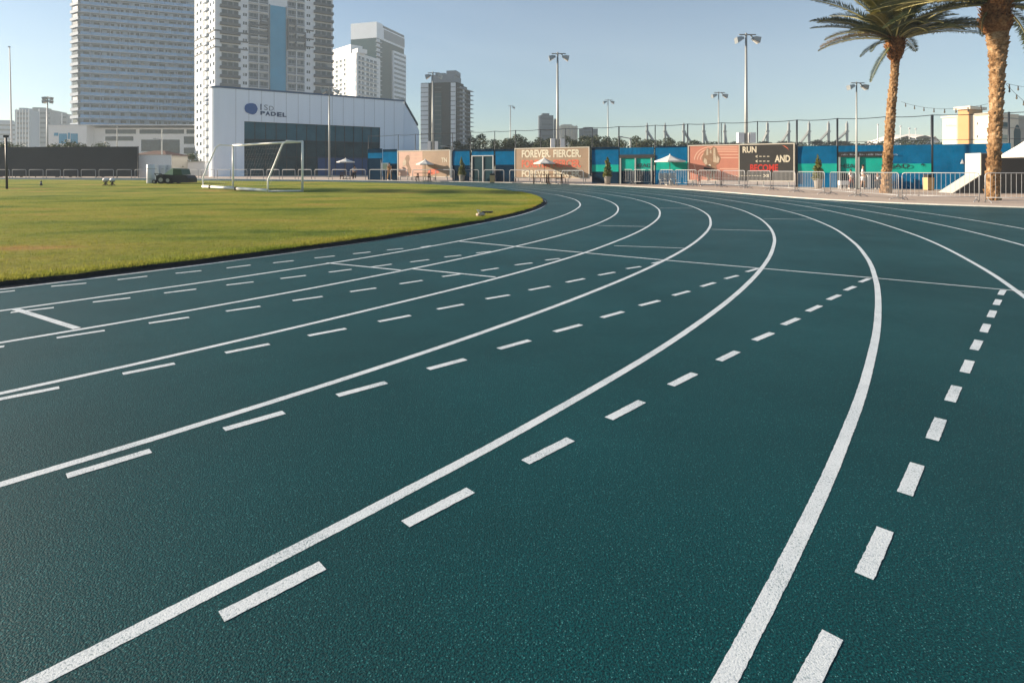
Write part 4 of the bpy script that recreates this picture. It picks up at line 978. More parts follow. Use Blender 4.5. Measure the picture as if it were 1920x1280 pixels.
def palm(name_label, base, path, rads, crown_r, fronds, seed):
    rg = random.Random(seed); t = thing('date_palm', name_label, 'palm tree', base, 'date palms at the track edge')
    m = MB(); na = 30; rows_per_m = 34; pts = path
    lens = [0]
    for a, b in zip(pts, pts[1:]): lens.append(lens[-1] + (b - a).length)
    tot = lens[-1]; nr = int(tot * rows_per_m); 
    def at(s):
        for i in range(len(pts) - 1):
            if s <= lens[i + 1] or i == len(pts) - 2:
                f = (s - lens[i]) / (lens[i + 1] - lens[i]); return pts[i].lerp(pts[i + 1], f), rads[i] + (rads[i + 1] - rads[i]) * f
    prow = .155; jit = [[rg.choice((rg.uniform(.1, .5), rg.uniform(.6, 1.3), rg.uniform(.7, 1.35))) for _ in range(12)] for _ in range(int(tot / prow) + 3)]
    jit2 = [[rg.uniform(-1.4, 1.4) for _ in range(12)] for _ in range(int(tot / prow) + 3)]
    nsc = 9
    for i in range(nr + 1):
        s = tot * i / nr; c, r = at(s)
        for j in range(na):
            w = 2 * PI * j / na; uu = w / (2 * PI) * nsc
            best = 0
            for rw in (int(s / prow), int(s / prow) - 1):
                if rw < 0: continue
                off = .5 * (rw % 2) + .18 * math.sin(rw * 2.7) + .06 * rw; k = int(uu + off) % nsc; fx = (uu + off) % 1 - .5
                fs = (s / prow - rw) / 1.55 + jit2[rw][k] * .2           # 0 at the foot of a leaf base, 1 at its cut tip
                if 0 <= fs <= 1 and abs(fx) < .5: best = max(best, (fs ** 1.3) * (1 - (2 * abs(fx)) ** 3) * jit[rw][k])
            q = r * (.86 + .26 * best)
            m.v.append(Vector((c.x + q * math.cos(w), c.y + q * math.sin(w), c.z)))
    for i in range(nr):
        for j in range(na): q = i * na; m.f.append((q + j, q + (j + 1) % na, q + na + (j + 1) % na, q + na + j))
    m.build('trunk', M['bark'], t)
    top, rt = pts[-1], rads[-1]
    m = MB()                                      # the swollen fibrous head with cut leaf bases
    prof = [(rt * .95, -.30), (rt * 1.25, 0.0), (crown_r, .45), (crown_r * 1.02, .8), (crown_r * .75, 1.15), (.15, 1.45)]
    m.lathe(top, prof, 22)
    for _ in range(190):
        h = rg.uniform(-.2, 1.15); w = rg.uniform(0, 2 * PI); rr = rt * 1.1 + (crown_r - rt * 1.1) * min(1, (h + .2) / .7) if h < .6 else crown_r * (1.02 - .35 * (h - .6))
        d = Vector((math.cos(w), math.sin(w), rg.uniform(.8, 2.2))).normalized(); p = top + Vector((math.cos(w) * rr * .9, math.sin(w) * rr * .9, h))
        sd = Vector((-math.sin(w), math.cos(w), 0)) * rg.uniform(.03, .065); L = rg.uniform(.12, .34); o = Vector((math.cos(w), math.sin(w), 0)) * .035
        m.hexa([p - sd, p + sd, p + sd + o, p - sd + o, p - sd * .5 + d * L, p + sd * .5 + d * L, p + sd * .5 + d * L + o * .5, p - sd * .5 + d * L + o * .5])
    m.build('crown_head', M['fibre'], t)
    hub = top + Vector((0, 0, .85))
    for az, el, kind, var, sc in fronds:
        o = bpy.data.objects.new('frond', FRM[kind][var]); COL.objects.link(o); o.parent = t
        a = math.radians(az); o.location = hub - Vector(base) + Vector((math.cos(a) * .22, math.sin(a) * .22, .25 * math.sin(math.radians(el))))
        o.rotation_euler = (Matrix.Rotation(a, 3, 'Z') @ Matrix.Rotation(-math.radians(el), 3, 'Y') @ Matrix.Rotation(rg.uniform(-.35, .35), 3, 'X')).to_euler(); o.scale = (sc,) * 3
    return t
def ring_fronds(seed, n, lo, hi, mix=.2):
    rg = random.Random(seed); o = []
    for i in range(n):
        f = i / n; o.append(((i * 137.5 + rg.uniform(-14, 14)) % 360, lo + (hi - lo) * f ** .9 + rg.uniform(-6, 6), 'y' if rg.random() < mix else 'g', rg.randrange(4), rg.uniform(.85, 1.08)))
    return o
Yp = 29.5; base1 = Vector((AX(1661, Yp), Yp, gz(Yp) + .02))
path1 = [base1 + Vector((0, 0, -.1))] + [AT(x, y, Yp) for x, y in ((1661.5, 340), (1665, 290), (1669, 230), (1673, 180), (1677, 140), (1679, 108))]
fr1 = [(182, 20, 'g', 0, 1.0), (176, 29, 'g', 2, 1.0), (187, 13, 'd', 1, 1.0), (196, -6, 'g', 1, .55), (190, -47, 'g', 0, .55), (205, 2, 'g', 3, .6), (3, 17, 'g', 0, 1.0), (-8, 24, 'g', 2, 1.0), (10, 33, 'y', 0, 1.0), (-25, 22, 'g', 0, .9), (215, 30, 'y', 1, .9), (-60, 22, 'g', 3, .8), (-95, 18, 'g', 3, .8), (240, 20, 'g', 0, .8)] + ring_fronds(5, 60, 18, 88, .30)
palm('thinner leaning date palm with a full crown, behind the crowd barriers', base1, path1, [.30, .24, .23, .235, .215, .195, .19], .41, fr1, 11)
Yq = 23.0; base2 = Vector((AX(1861, Yq), Yq, gz(Yq) + .02))
path2 = [base2 + Vector((0, 0, -.1))] + [AT(x, y, Yq) for x, y in ((1861, 350), (1864, 290), (1867, 230), (1869, 170), (1871, 110), (1870, 72), (1867, 48))]
fr2 = [(181, 3, 'g', 2, 1.0), (176, 20, 'g', 0, 1.05), (188, 24, 'y', 2, 1.0), (184, 10, 'g', 0, 1.0), (178, -2, 'g', 0, .95), (192, -38, 'g', 3, .42), (0, -6, 'g', 1, 1.0), (-14, 6, 'g', 0, 1.0), (8, 14, 'g', 2, 1.0), (172, 16, 'g', 2, 1.0), (-30, -12, 'g', 3, .8), (20, -14, 'g', 3, .9)] + ring_fronds(9, 58, 16, 88, .25)
palm('thicker date palm nearest the camera at the right edge, crown cut off by the frame', base2, path2, [.29, .26, .235, .235, .245, .285, .39, .43], .45, fr2, 21)

def lights(label, pts, n, sag):
    a, b = Vector(pts[0]), Vector(pts[1]); t = thing('string_lights', label, 'string lights', a, 'strings of bulbs between the palms'); m = MB(); P = []
    f = lambda s: a.lerp(b, s) - Vector((0, 0, sag * 4 * s * (1 - s)))
    m.tube([f(i / 24) for i in range(25)], .007, 5); m.build('cable', M['blackp'], t)
    for i in range(n):
        p = f((i + .5) / n); m = MB(); m.tube([p, p - Vector((0, 0, .09))], .022, 6); hd = m.build('socket', M['blackp'], t); m = MB(); m.blob(p - Vector((0, 0, .14)), (.034, .034, .055), 8, 5); m.build('bulb', M['bulb'], hd, org=a)
lights('string of bulbs hanging between the two palm trunks', (AT(1690, 191, Yp), AT(1852, 195, Yq)), 8, .28)
lights('short string of bulbs sloping down from the thicker palm to the right', (AT(1886, 158, Yq), AT(1990, 238, 24)), 8, .15)
lights('string of bulbs running level from the thicker palm to the right', (AT(1884, 156, Yq), AT(1990, 166, 26)), 7, .10)

# ------------------------------------------------------------------ people (one skinned body each, clothes as their own pieces)
def skinned(name, joints, edges, m, parent, org, sub=2, root=0):
    me = bpy.data.meshes.new(name); me.from_pydata([tuple(Vector(j[0])) for j in joints], edges, []); o = bpy.data.objects.new(name, me); COL.objects.link(o)
    sk = o.modifiers.new('skin', 'SKIN'); sk.use_smooth_shade = True; sb = o.modifiers.new('sub', 'SUBSURF'); sb.levels = sub; sb.render_levels = sub
    for i, j in enumerate(joints):
        r = j[1] if isinstance(j[1], tuple) else (j[1], j[1]); me.skin_vertices[0].data[i].radius = r; me.skin_vertices[0].data[i].use_root = (i == root)
    dg = bpy.context.evaluated_depsgraph_get(); dg.update(); nm = bpy.data.meshes.new_from_object(o.evaluated_get(dg)); nm.materials.clear(); nm.materials.append(M[m]); nm.polygons.foreach_set('use_smooth', [True] * len(nm.polygons))
    bpy.data.objects.remove(o); q = bpy.data.objects.new(name, nm); COL.objects.link(q); q.parent = parent; q['_o'] = tuple(org)
    return q
def person(px, Y, h, label, shirt, short, rz=0.0, stride=.12, lean=0.0, longleg=False, armbend=.3):
    X = AX(px, Y); z = gz(Y) + .022; k = h / 1.75; t = thing('person', label, 'person', (X, Y, z), None, rz); t['_o'] = (0, 0, 0)
    def s(x, y, zz): return ((x + lean * zz * .5) * k, y * k, zz * k)
    J = [(s(0, 0, .93), (.15 * k, .11 * k)), (s(0, 0, 1.15), (.13 * k, .095 * k)), (s(0, -.01, 1.36), (.16 * k, .10 * k)), (s(0, -.01, 1.50), .055 * k), (s(0, -.02, 1.60), (.075 * k, .085 * k)), (s(0, -.02, 1.70), (.07 * k, .085 * k)),
         (s(.19, 0, 1.42), .055 * k), (s(.25, -.05 * armbend, 1.16), .042 * k), (s(.24, -.25 * armbend - .05, .94), .033 * k), (s(.24, -.30 * armbend - .06, .84), (.035 * k, .02 * k)),
         (s(-.19, 0, 1.42), .055 * k), (s(-.25, -.05 * armbend, 1.16), .042 * k), (s(-.24, -.25 * armbend - .05, .94), .033 * k), (s(-.24, -.30 * armbend - .06, .84), (.035 * k, .02 * k)),
         (s(.10, 0, .84), .085 * k), (s(.11, -stride, .48), .06 * k), (s(.11, -stride * .7, .09), .04 * k), (s(.12, -stride * .7 - .14, .035), (.04 * k, .03 * k)),
         (s(-.10, 0, .84), .085 * k), (s(-.11, stride * .6, .48), .06 * k), (s(-.11, stride * 1.3, .10), .04 * k), (s(-.12, stride * 1.3 - .14, .035), (.04 * k, .03 * k))]
    Eg = [(0, 1), (1, 2), (2, 3), (3, 4), (4, 5), (2, 6), (6, 7), (7, 8), (8, 9), (2, 10), (10, 11), (11, 12), (12, 13), (0, 14), (14, 15), (15, 16), (16, 17), (0, 18), (18, 19), (19, 20), (20, 21)]
    skinned('body', J, Eg, 'skin', t, (0, 0, 0))
    g = 1.16; B = [(J[i][0], tuple(v * g for v in (J[i][1] if isinstance(J[i][1], tuple) else (J[i][1],) * 2))) for i in (0, 1, 2, 6, 10)]
    half = lambda a, b, f: tuple(J[a][0][i] + (J[b][0][i] - J[a][0][i]) * f for i in range(3))
    B += [(half(6, 7, .7), .062 * k), (half(10, 11, .7), .062 * k)]; skinned('shirt', B, [(0, 1), (1, 2), (2, 3), (2, 4), (3, 5), (4, 6)], shirt, t, (0, 0, 0))
    f = .95 if longleg else .8; L = [(s(0, 0, .95), (.165 * k, .125 * k)), (J[14][0], .105 * k), (J[18][0], .105 * k), (half(14, 15, f), .085 * k), (half(18, 19, f), .085 * k)]; E2 = [(0, 1), (0, 2), (1, 3), (2, 4)]
    if longleg: L += [(half(15, 16, .9), .058 * k), (half(19, 20, .9), .058 * k)]; E2 += [(3, 5), (4, 6)]
    skinned('shorts' if not longleg else 'trousers', L, E2, short, t, (0, 0, 0))
    m = MB(); c = s(0, -.005, 1.69); m.blob(c, (.088 * k, .10 * k, .085 * k), 10, 6); m.build('hair', M['hair'], t, org=(0, 0, 0), smooth=True)
    m = MB()
    for i in (17, 21): m.blob((J[i][0][0], J[i][0][1] + .03 * k, .04 * k), (.05 * k, .12 * k, .045 * k), 8, 5)
    m.build('shoes', M['white'], t, org=(0, 0, 0), smooth=True)
    return t
person(1597, 34.6, 1.18, 'child in white shirt and pink shorts leaning, left of the bollard', 'shirtw', 'cloth_p', .5, .16, -.22)
person(1618, 34.9, 1.46, 'taller person in white shirt and white shorts beside the bollard', 'shirtw', 'shirtw', .9, .10)
person(1644, 34.6, 1.0, 'small child in white shirt and dark trousers right of the bollard', 'shirtw', 'cloth_d', -.4, .14, .08, True)
person(730, 54.3, 1.66, 'person in ochre clothes walking beside the white notice sign', 'shirto', 'shirto', .8, .14, 0, True)
person(665, 60.2, 1.45, 'person in pale grey shirt near the parasol before the padel hall', 'cloth_g', 'cloth_d', .3, .10, 0, True)
person(1311, 39.2, .92, 'small child in red clothes beside the salmon board', 'shirtr', 'shirtr', .2, .08)

# ------------------------------------------------------------------ the machine and small things on the field
def machine():
    Y = 43.6; X0 = AX(316, Y); z = gz(Y) + TH; t = thing('utility_vehicle', 'small dark utility vehicle with pale green hood parked on the grass', 'vehicle', (AX(335, Y), Y, z)); sx = Y / FPX
    x = lambda p: AX(p, Y); h = lambda py: AZ(py, Y)
    def pr(poly, y0, y1, name, mt):
        m = MB(); n = len(poly); pts = [(x(a), h(b)) for a, b in poly]; m.v += [Vector((p[0], Y + y0, p[1])) for p in pts] + [Vector((p[0], Y + y1, p[1])) for p in pts]; m.f.append(tuple(range(n))); m.f.append(tuple(range(2 * n - 1, n - 1, -1)))
        for k in range(n): m.f.append((k, n + k, n + (k + 1) % n, (k + 1) % n))
        m.build(name, M[mt], t)
    pr([(300, 338), (300, 330), (306, 327), (327, 327), (328, 338)], -.5, .5, 'engine_cover', 'rubber')
    pr([(328, 340), (328, 328), (350, 329), (357, 329), (361, 334), (361, 342), (330, 342)], -.62, .62, 'body', 'blackp')
    pr([(315, 327), (331, 315.5), (333, 316), (332, 328)], -.55, .55, 'hood', 'pgreen')
    pr([(332.5, 328), (333, 316), (347, 316.5), (350, 328)], -.58, .58, 'cab', 'green')
    for px, py, r in ((300, 339.5, .15), (312.5, 337, .29), (325.5, 337, .25)):
        for sy in (-1, 1):
            m = MB(); c = Vector((x(px), Y + sy * .66, z + r)); m.tube([c - Vector((0, .09, 0)), c + Vector((0, .09, 0))], r, 16); w = m.build('wheel', M['rubber'], t)
            m = MB(); m.tube([c - Vector((0, .097, 0)), c + Vector((0, .097, 0))], r * .55, 12); m.build('rim', M['rim'], w, org=t['_o'])
    m = MB(); m.tube([(x(303), Y - .4, z + .35), (x(296), Y - .4, z + .75), (x(296), Y + .4, z + .75), (x(303), Y + .4, z + .35)], .03, 6); m.build('handle', M['blackp'], t)
machine()
def mats():
    Y = 44.2; z = gz(Y) + TH; X = AX(282.5, Y); t = thing('rolled_mat', 'tall white rolled mat standing on end left of the utility vehicle', 'rolled mat', (X, Y, z)); m = MB(); m.lathe((X, Y, z), [(.27, 0), (.28, .03), (.28, 1.42), (.26, 1.45), (.2, 1.44)], 18); m.build('roll', M['matw'], t, smooth=True)
    m = MB()
    for zz in (.3, 1.1): m.lathe((X, Y, z + zz), [(.283, 0), (.286, .02), (.283, .04)], 18)
    m.build('strap', M['cloth_g'], t)
    rg = random.Random(4)
    for i, (px, w, l) in enumerate(((295.5, .24, -.1), (303.5, .26, .12), (313, .28, .05))):
        Yb = 45.4 + .2 * i; zb = gz(Yb) + TH; Xb = AX(px, Yb); t2 = thing('vinyl_pad', ('white vinyl pad leaning next to the rolled mat', 'white vinyl pad in the middle behind the utility vehicle', 'white vinyl pad right behind the pale green hood')[i], 'pad', (Xb, Yb, zb), 'white pads behind the vehicle'); m = MB()
        m.hexa([(Xb - w, Yb - .12, zb), (Xb + w, Yb - .12, zb), (Xb + w, Yb + .12, zb), (Xb - w, Yb + .12, zb), (Xb - w * .75 + l, Yb - .10, zb + 1.42), (Xb + w * .9 + l, Yb - .10, zb + 1.40), (Xb + w * .9 + l, Yb + .10, zb + 1.40), (Xb - w * .75 + l, Yb + .10, zb + 1.42)]); m.build('cover', M['matw'], t2); m = MB(); m.tube([(Xb + l - .1, Yb - .115, zb + 1.1), (Xb + l, Yb - .16, zb + 1.12), (Xb + l + .1, Yb - .115, zb + 1.1)], .015, 5); m.build('handle', M['cloth_g'], t2)
mats()
def trolley(px, label):
    Y = 39.0; X = AX(px, Y); z = gz(Y) + TH; t = thing('sports_bag', label, 'bag', (X, Y, z), 'white bags on folding stands'); m = MB(); m.blob((X, Y, z + .40), (.19, .14, .13), 10, 6, .12); m.build('bag', M['matw'], t, smooth=True); m = MB()
    for s in (-1, 1): m.tube([(X + s * .14, Y - .12, z), (X - s * .12, Y + .10, z + .34)], .025, 5); m.tube([(X + s * .14, Y + .12, z), (X - s * .12, Y - .10, z + .34)], .025, 5)
    m.build('stand', M['wood'], t)
trolley(198, 'white bag on a dark stand on the far grass, left of a pair'); trolley(210.5, 'white bag on a dark stand on the far grass, right of a pair')
def cone():
    Y = 39.5; X = AX(77, Y); z = gz(Y) + TH; t = thing('marker_post', 'tiny dark marker standing alone on the far left grass', 'marker', (X, Y, z)); m = MB(); m.lathe((X, Y, z), [(.12, 0), (.12, .03), (.07, .04), (.05, .28), (.03, .32)], 10); m.build('body', M['blackp'], t); m = MB(); m.lathe((X, Y, z + .16), [(.064, 0), (.06, .06)], 10); m.build('band', M['cloth_g'], t)
cone()
def litter():
    x, y = G(901, 405.5, .06); z = gz(y) + TH; t = thing('crumpled_bag', 'crumpled white bag lying on the grass rim by the track bend', 'bag', (x, y, z)); random.seed(5); m = MB(); m.blob((x, y, z + .05), (.10, .07, .055), 9, 6, .42); m.build('bag', M['printpale'], t); m = MB(); m.tube([(x - .04, y, z + .10), (x - .09, y - .03, z + .17), (x, y - .02, z + .15)], .015, 5); m.build('knot', M['matw'], t)
    x2, y2 = G(913, 399, .06); z2 = gz(y2) + TH; t = thing('drain_cover', 'small dark slab in the grass behind the crumpled white bag', 'slab', (x2, y2, z2)); m = MB(); m.box(x2 - .14, x2 + .16, y2 - .05, y2 + .10, z2 - .01, z2 + .05); m.build('slab', M['blackp'], t)
litter()
# ------------------------------------------------------------------ left boundary: black screen, white wall, small buildings
def leftside():
    a, b = (AX(-120, 77), 77), (AX(258, 74), 74); f = Fr(a, b); zt = AZ(275, 74); p = f.p(f.len / 2, 0)
    t = thing('screen_fence', 'long black mesh screen fence along the far left of the field', 'fence', (p.x, p.y, gz(75)))
    m = MB(); n = 60
    for j in range(7):
        for i in range(n + 1): u = f.len * i / n; z = gz(75) + .15 + (zt - gz(75) - .15) * j / 6; m.v.append(f.p(u, z, .05 * math.sin(u * 1.1) * math.sin(z * 1.2)))
    for j in range(6):
        for i in range(n): q = j * (n + 1) + i; m.f.append((q, q + 1, q + n + 2, q + n + 1))
    m.build('mesh_screen', M['black'], t, smooth=True)
    for i in range(11): m = MB(); q = f.p(f.len * i / 10, 0, -.12); m.tube([(q.x, q.y, gz(75)), (q.x, q.y, zt + .05)], .05, 6); m.build('fence_post', M['dpole'], t)
    a, b = (AX(258.5, 75), 75), (AX(320, 75.5), 75.5); f = Fr(a, b); p = f.p(f.len / 2, 0); t = thing('site_wall', 'plain white wall joined to the right end of the black screen fence', 'wall', (p.x, p.y, gz(75)))
    m = MB(); m.fb(f, 0, f.len, gz(75), AZ(291, 75), -.25, 0); m.build('wall', M['wall'], t); m = MB(); m.fb(f, -.02, f.len + .04, AZ(291, 75), AZ(290, 75), -.28, .03); m.build('coping', M['conc'], t)
    Y = 92; t = thing('bungalow', 'low house with brown tiled hip roof peeking over the white wall', 'house', (AX(280, Y), Y, gz(Y))); x = lambda q: AX(q, Y); m = MB(); m.box(x(252), x(312), Y, Y + 6, gz(Y), AZ(291, Y)); m.build('wall', M['greyw'], t)
    m = MB(); zr = AZ(281.5, Y); ze = AZ(291, Y); c = [(x(248), Y - .6, ze), (x(316), Y - .6, ze), (x(316), Y + 6.6, ze), (x(248), Y + 6.6, ze)]; r0, r1 = (x(266), Y + 3, zr), (x(288), Y + 3, zr)
    m.quad(c[0], c[1], r1, r0); m.quad(c[1], c[2], r1); m.quad(c[2], c[3], r0, r1); m.quad(c[3], c[0], r0); m.build('roof', M['rooft'], t)
    Y = 98; t = thing('site_cabin', 'long pale cabin behind the hoop rails left of the padel hall', 'cabin', (AX(355, Y), Y, gz(Y))); m = MB(); m.box(AX(331, Y), AX(384, Y), Y, Y + 3, gz(Y), AZ(304.5, Y)); m.build('wall', M['wall'], t); m = MB(); m.box(AX(330, Y), AX(385, Y), Y - .15, Y + 3.15, AZ(304.5, Y), AZ(303, Y)); m.build('roof', M['conc'], t)
    m = MB(); m.box(AX(343, Y), AX(350, Y), Y - .03, Y - .004, gz(Y), AZ(312, Y)); m.build('door', M['greyw'], t)
leftside()

# ------------------------------------------------------------------ padel hall
def padel():
    A, B = (AX(417, 85.7), 85.7), (AX(757, 102.6), 102.6); f = Fr(A, B); L = f.len; Z = 13.55; z0 = gz(90)
    t = thing('padel_hall', 'white sports hall with rounded corner, dark glass front and PADEL lettering', 'building', (A[0], A[1], z0))
    uL, uR = f.upx(458), f.upx(713); zg = 8.72
    m = MB(); m.fb(f, 0, uL, z0, Z, -1.6, 0); m.fb(f, uR, L, z0, Z, -20, 0); m.fb(f, uL, uR, zg, Z, -20, 0)
    # rounded left corner
    r = 1.6; n = 10; i0 = len(m.v)
    for z in (z0, Z):
        for k in range(n + 1):
            w = PI / 2 * k / n; m.v.append(f.p(-r * math.sin(w), z, -r + r * math.cos(w)))
        e_ = f.p(-r, z, -r); m.v.append(e_ + Vector((-.40, .917, 0)) * 17); m.v.append(f.p(4, z, -20))
    q = n + 3
    for k in range(n + 2): m.f.append((i0 + k + 1, i0 + k, i0 + q + k, i0 + q + k + 1))
    m.f.append(tuple(i0 + q + k for k in range(q)))
    w_ = m.build('wall', M['clad'], t)
    m = MB()
    for k in range(1, 16):
        u = L * k / 16
        if uL < u < uR: m.fb(f, u - .025, u + .025, zg + .03, Z, 0, .012)
        else: m.fb(f, u - .025, u + .025, z0 + .1, Z, 0, .012)
    m.build('cladding_seam', M['seam'], t)
    m = MB(); m.fb(f, 0, L + .1, Z, Z + .28, -20, .10)
    for k in range(n):
        w, v = PI / 2 * k / n, PI / 2 * (k + 1) / n; R_ = r + .1; m.hexa([f.p(-R_ * math.sin(w), Z, -r + R_ * math.cos(w)), f.p(-R_ * math.sin(v), Z, -r + R_ * math.cos(v)), f.p(0, Z, -r), f.p(0, Z, -r), f.p(-R_ * math.sin(w), Z + .28, -r + R_ * math.cos(w)), f.p(-R_ * math.sin(v), Z + .28, -r + R_ * math.cos(v)), f.p(0, Z + .28, -r), f.p(0, Z + .28, -r)])
    m.build('roof_fascia', M['fascia'], t)
    gl = MB(); gl.fb(f, uL, uR, z0 + .1, 5.98, -.5, -.30); g_ = gl.build('glass_front', M['curtain'], t)
    m = MB(); m.fb(f, uL, uR, 6.0, zg, -.5, -.305); m.build('spandrel', M['spandrel'], t)
    m = MB(); m.fb(f, f.upx(597), f.upx(690), z0 + .12, 3.4, -.298, -.285); m.build('court_wall', M['courtw'], t)
    m = MB(); nb = 14
    for k in range(nb + 1):
        u = uL + (uR - uL) * k / nb; m.fb(f, u - .04, u + .04, z0 + .1, zg, -.284, -.20)
    for zz in (3.3, 6.0): m.fb(f, uL, uR, zz - .04, zz + .04, -.199, -.18)
    m.build('mullion', M['dpole'], g_, org=t['_o'])
    m = MB(); m.fb(f, uL, uR, z0, z0 + .1, -.5, .02); m.build('plinth', M['conc'], t)
    # roundel and lettering
    def fz(px, py): u = f.upx(px); return u, AZ(py, f.p(u, 0).y)
    c = [(458.5, 204), (459, 199), (462, 195.5), (468, 194), (474.5, 194), (479, 196), (481.5, 200), (483, 204), (482, 208), (480, 212), (476.5, 214.5), (473, 215), (468, 213.5), (462, 211), (459.5, 208)]
    m = MB(); m.fprism(f, [fz(*p) for p in reversed(c)], .02, .12); m.build('logo', M['logo'], t)
    for s, x0, x1, y0, y1, mt, b in (('I', 488, 490, 195, 206.5, 'logot', .02), ('S', 495, 502, 196.5, 206.5, 'logog', .0), ('D', 504.5, 513, 199, 207.5, 'logog', .0), ('P', 488, 497, 208.5, 215.5, 'logot', .05), ('A', 497.5, 506.5, 208.8, 217, 'logot', .05), ('D', 507.5, 517.5, 209.8, 217.6, 'logot', .05), ('E', 519, 528, 210.5, 219, 'logot', .05), ('L', 529.5, 537, 211.5, 219.5, 'logot', .05)):
        m = MB(); a, b0 = f.upx(x0), f.upx(x1); put_text(m, f, s, a, b0, AZ(y1, f.p(a, 0).y), AZ(y0, f.p(a, 0).y), .06, b); m.build('lettering', M[mt], t)
    # lower sloping wing at the right end
    f2 = Fr(f.p(L, 0, -2.0).to_2d(), f.p(L + 10, 0, -2.0).to_2d()); g2 = lambda px, py: (f2.upx(px), AZ(py, f2.p(f2.upx(px), 0).y))
    pf = [(757.5, 333), (786, 333), (786, 246), (781, 234), (757.5, 193)]; m = MB(); m.fprism(f2, [(g2(*p)[0], z0 if p[1] == 333 else g2(*p)[1]) for p in pf], -18, 0); m.build('side_wing', M['clad'], t)
    a_, b_ = g2(758, 191.5), g2(782, 233); m = MB(); m.fprism(f2, [a_, g2(783.5, 236), (g2(783.5, 236)[0], g2(783.5, 236)[1] + .35), (a_[0], a_[1] + .4)], -18, .15); m.build('roof_edge', M['midg'], t)
padel()

# ------------------------------------------------------------------ towers
def windows(t, items, mt='pane', cap=90):
    """items: (frame, u0, u1, z0, z1); the nearest/lowest ones as separate window parts, the rest as one"""
    items = sorted(items, key=lambda q: abs(q[3] - 40))
    for F_, u0, u1, z0, z1 in items[:cap]: m = MB(); m.fb(F_, u0, u1, z0, z1, .02, .06); m.build('window', M['blind' if random.random() < .28 else mt], t)
    if items[cap:]:
        m = MB()
        for F_, u0, u1, z0, z1 in items[cap:]: m.fb(F_, u0, u1, z0, z1, .02, .06)
        tag(m.build('windows', M[mt], t), kind='stuff')

def tower_left():
    A, B, C = (AX(149, 241), 241), (AX(366, 258), 258), (-188.7, 244.6)
    f = Fr(A, B); c = Fr(C, A); L = f.len; zb = 20.3; fl = 3.2; nf = 19; zt = zb + fl * nf
    t = thing('apartment_tower', 'leftmost apartment tower with stacked balcony bands and blue glass balustrades', 'building', (A[0], A[1], gz(99)))
    back = [f.p(L, 0, -24).to_2d(), c.p(0, 0, -20).to_2d()]
    rec = 1.5
    m = MB(); m.prism([c.p(0, 0, -.1).to_2d(), c.p(c.len, 0, -rec).to_2d(), f.p(.6, 0, -rec).to_2d(), f.p(L, 0, -rec).to_2d(), back[0], back[1]], zb, zt); m.build('wall', M['tower'], t)
    rg = random.Random(8); win = []; fr_ = Fr(f.p(0, 0, -rec + .02).to_2d(), f.p(L, 0, -rec + .02).to_2d())
    for k in range(nf):
        z = zb + fl * k; m = MB(); m.fb(f, 0, L, z - .28, z, -rec + .03, 0)
        m.fb(c, .15, c.len - .05, z - .30, z, -1.2, .55); m.fb(c, .15, c.len - .05, z, z + .95, .40, .55)
        b = m.build('balcony', M['slabt'], t)
        m = MB(); u = 0.3
        while u < L - 1:
            w = rg.uniform(3.2, 3.6); m.fb(f, u, min(u + w - .1, L - .1), z + .02, z + 1.2, -.12, -.07); u += w
        m.build('balustrade', M['baluster'], b, org=t['_o'])
        m = MB(); u = .8
        while u < L - 2:
            w = rg.choice((1.4, 2.2, 2.6)); win.append((fr_, u, u + w, z + .05, z + 2.5)); u += w + rg.choice((.8, 1.2, 1.9))
        win.append((c, 1.6, c.len - 1.6, z + .9, z + 2.4))
    windows(t, win)
    m = MB()
    for i in range(1, 12): u = L * i / 12; m.fb(f, u - .1, u + .1, zb, zt, -rec + .1, -.35)
    m.build('party_wall', M['slabt'], t)
    # podium
    Yp_ = 232; x = lambda p: AX(p, Yp_); z = lambda py: AZ(py, Yp_); zg = gz(99)
    t2 = thing('podium_building', 'white podium with horizontal window bands below the leftmost tower', 'building', (x(175), Yp_, zg)); m = MB()
    m.box(x(103), x(176), Yp_ - 4, Yp_ + 12, z(275), z(236.5)); m.box(x(103), x(116), Yp_ - 3.9, Yp_ + 12, zg, z(275.2)); m.box(x(160), x(176), Yp_ - 3.9, Yp_ + 12, zg, z(275.2)); m.box(x(176.2), x(372), Yp_, Yp_ + 14, zg, z(240)); m.build('wall', M['wall'], t2)
    m = MB(); m.box(x(102.5), x(372.5), Yp_ - 4.3, Yp_ + 14.2, z(236.3), z(235)); m.build('parapet', M['slab'], t2)
    for y0, y1, xa, xb in ((243, 251, 198, 255), (243, 251, 262, 345), (256, 264, 198, 250), (262, 284, 265, 302), (262, 290, 305, 337), (256, 270, 345, 366), (243, 251, 350, 366), (277, 290, 200, 258), (277, 288, 345, 366)):
        m = MB(); m.box(x(xa), x(xb), Yp_ - .12, Yp_ - .02, z(y1), z(y0)); m.build('window', M['pane'], t2)
    for xa, xb, y0, y1 in ((116.5, 124, 250.5, 256), (125.5, 140, 252, 270), (142, 145.5, 250.5, 262), (147, 160, 252, 270)):
        m = MB(); m.box(x(xa), x(xb), Yp_ - 4.12, Yp_ - 4.02, z(y1), z(y0)); m.build('opening', M['panel_teal'], t2)
tower_left()

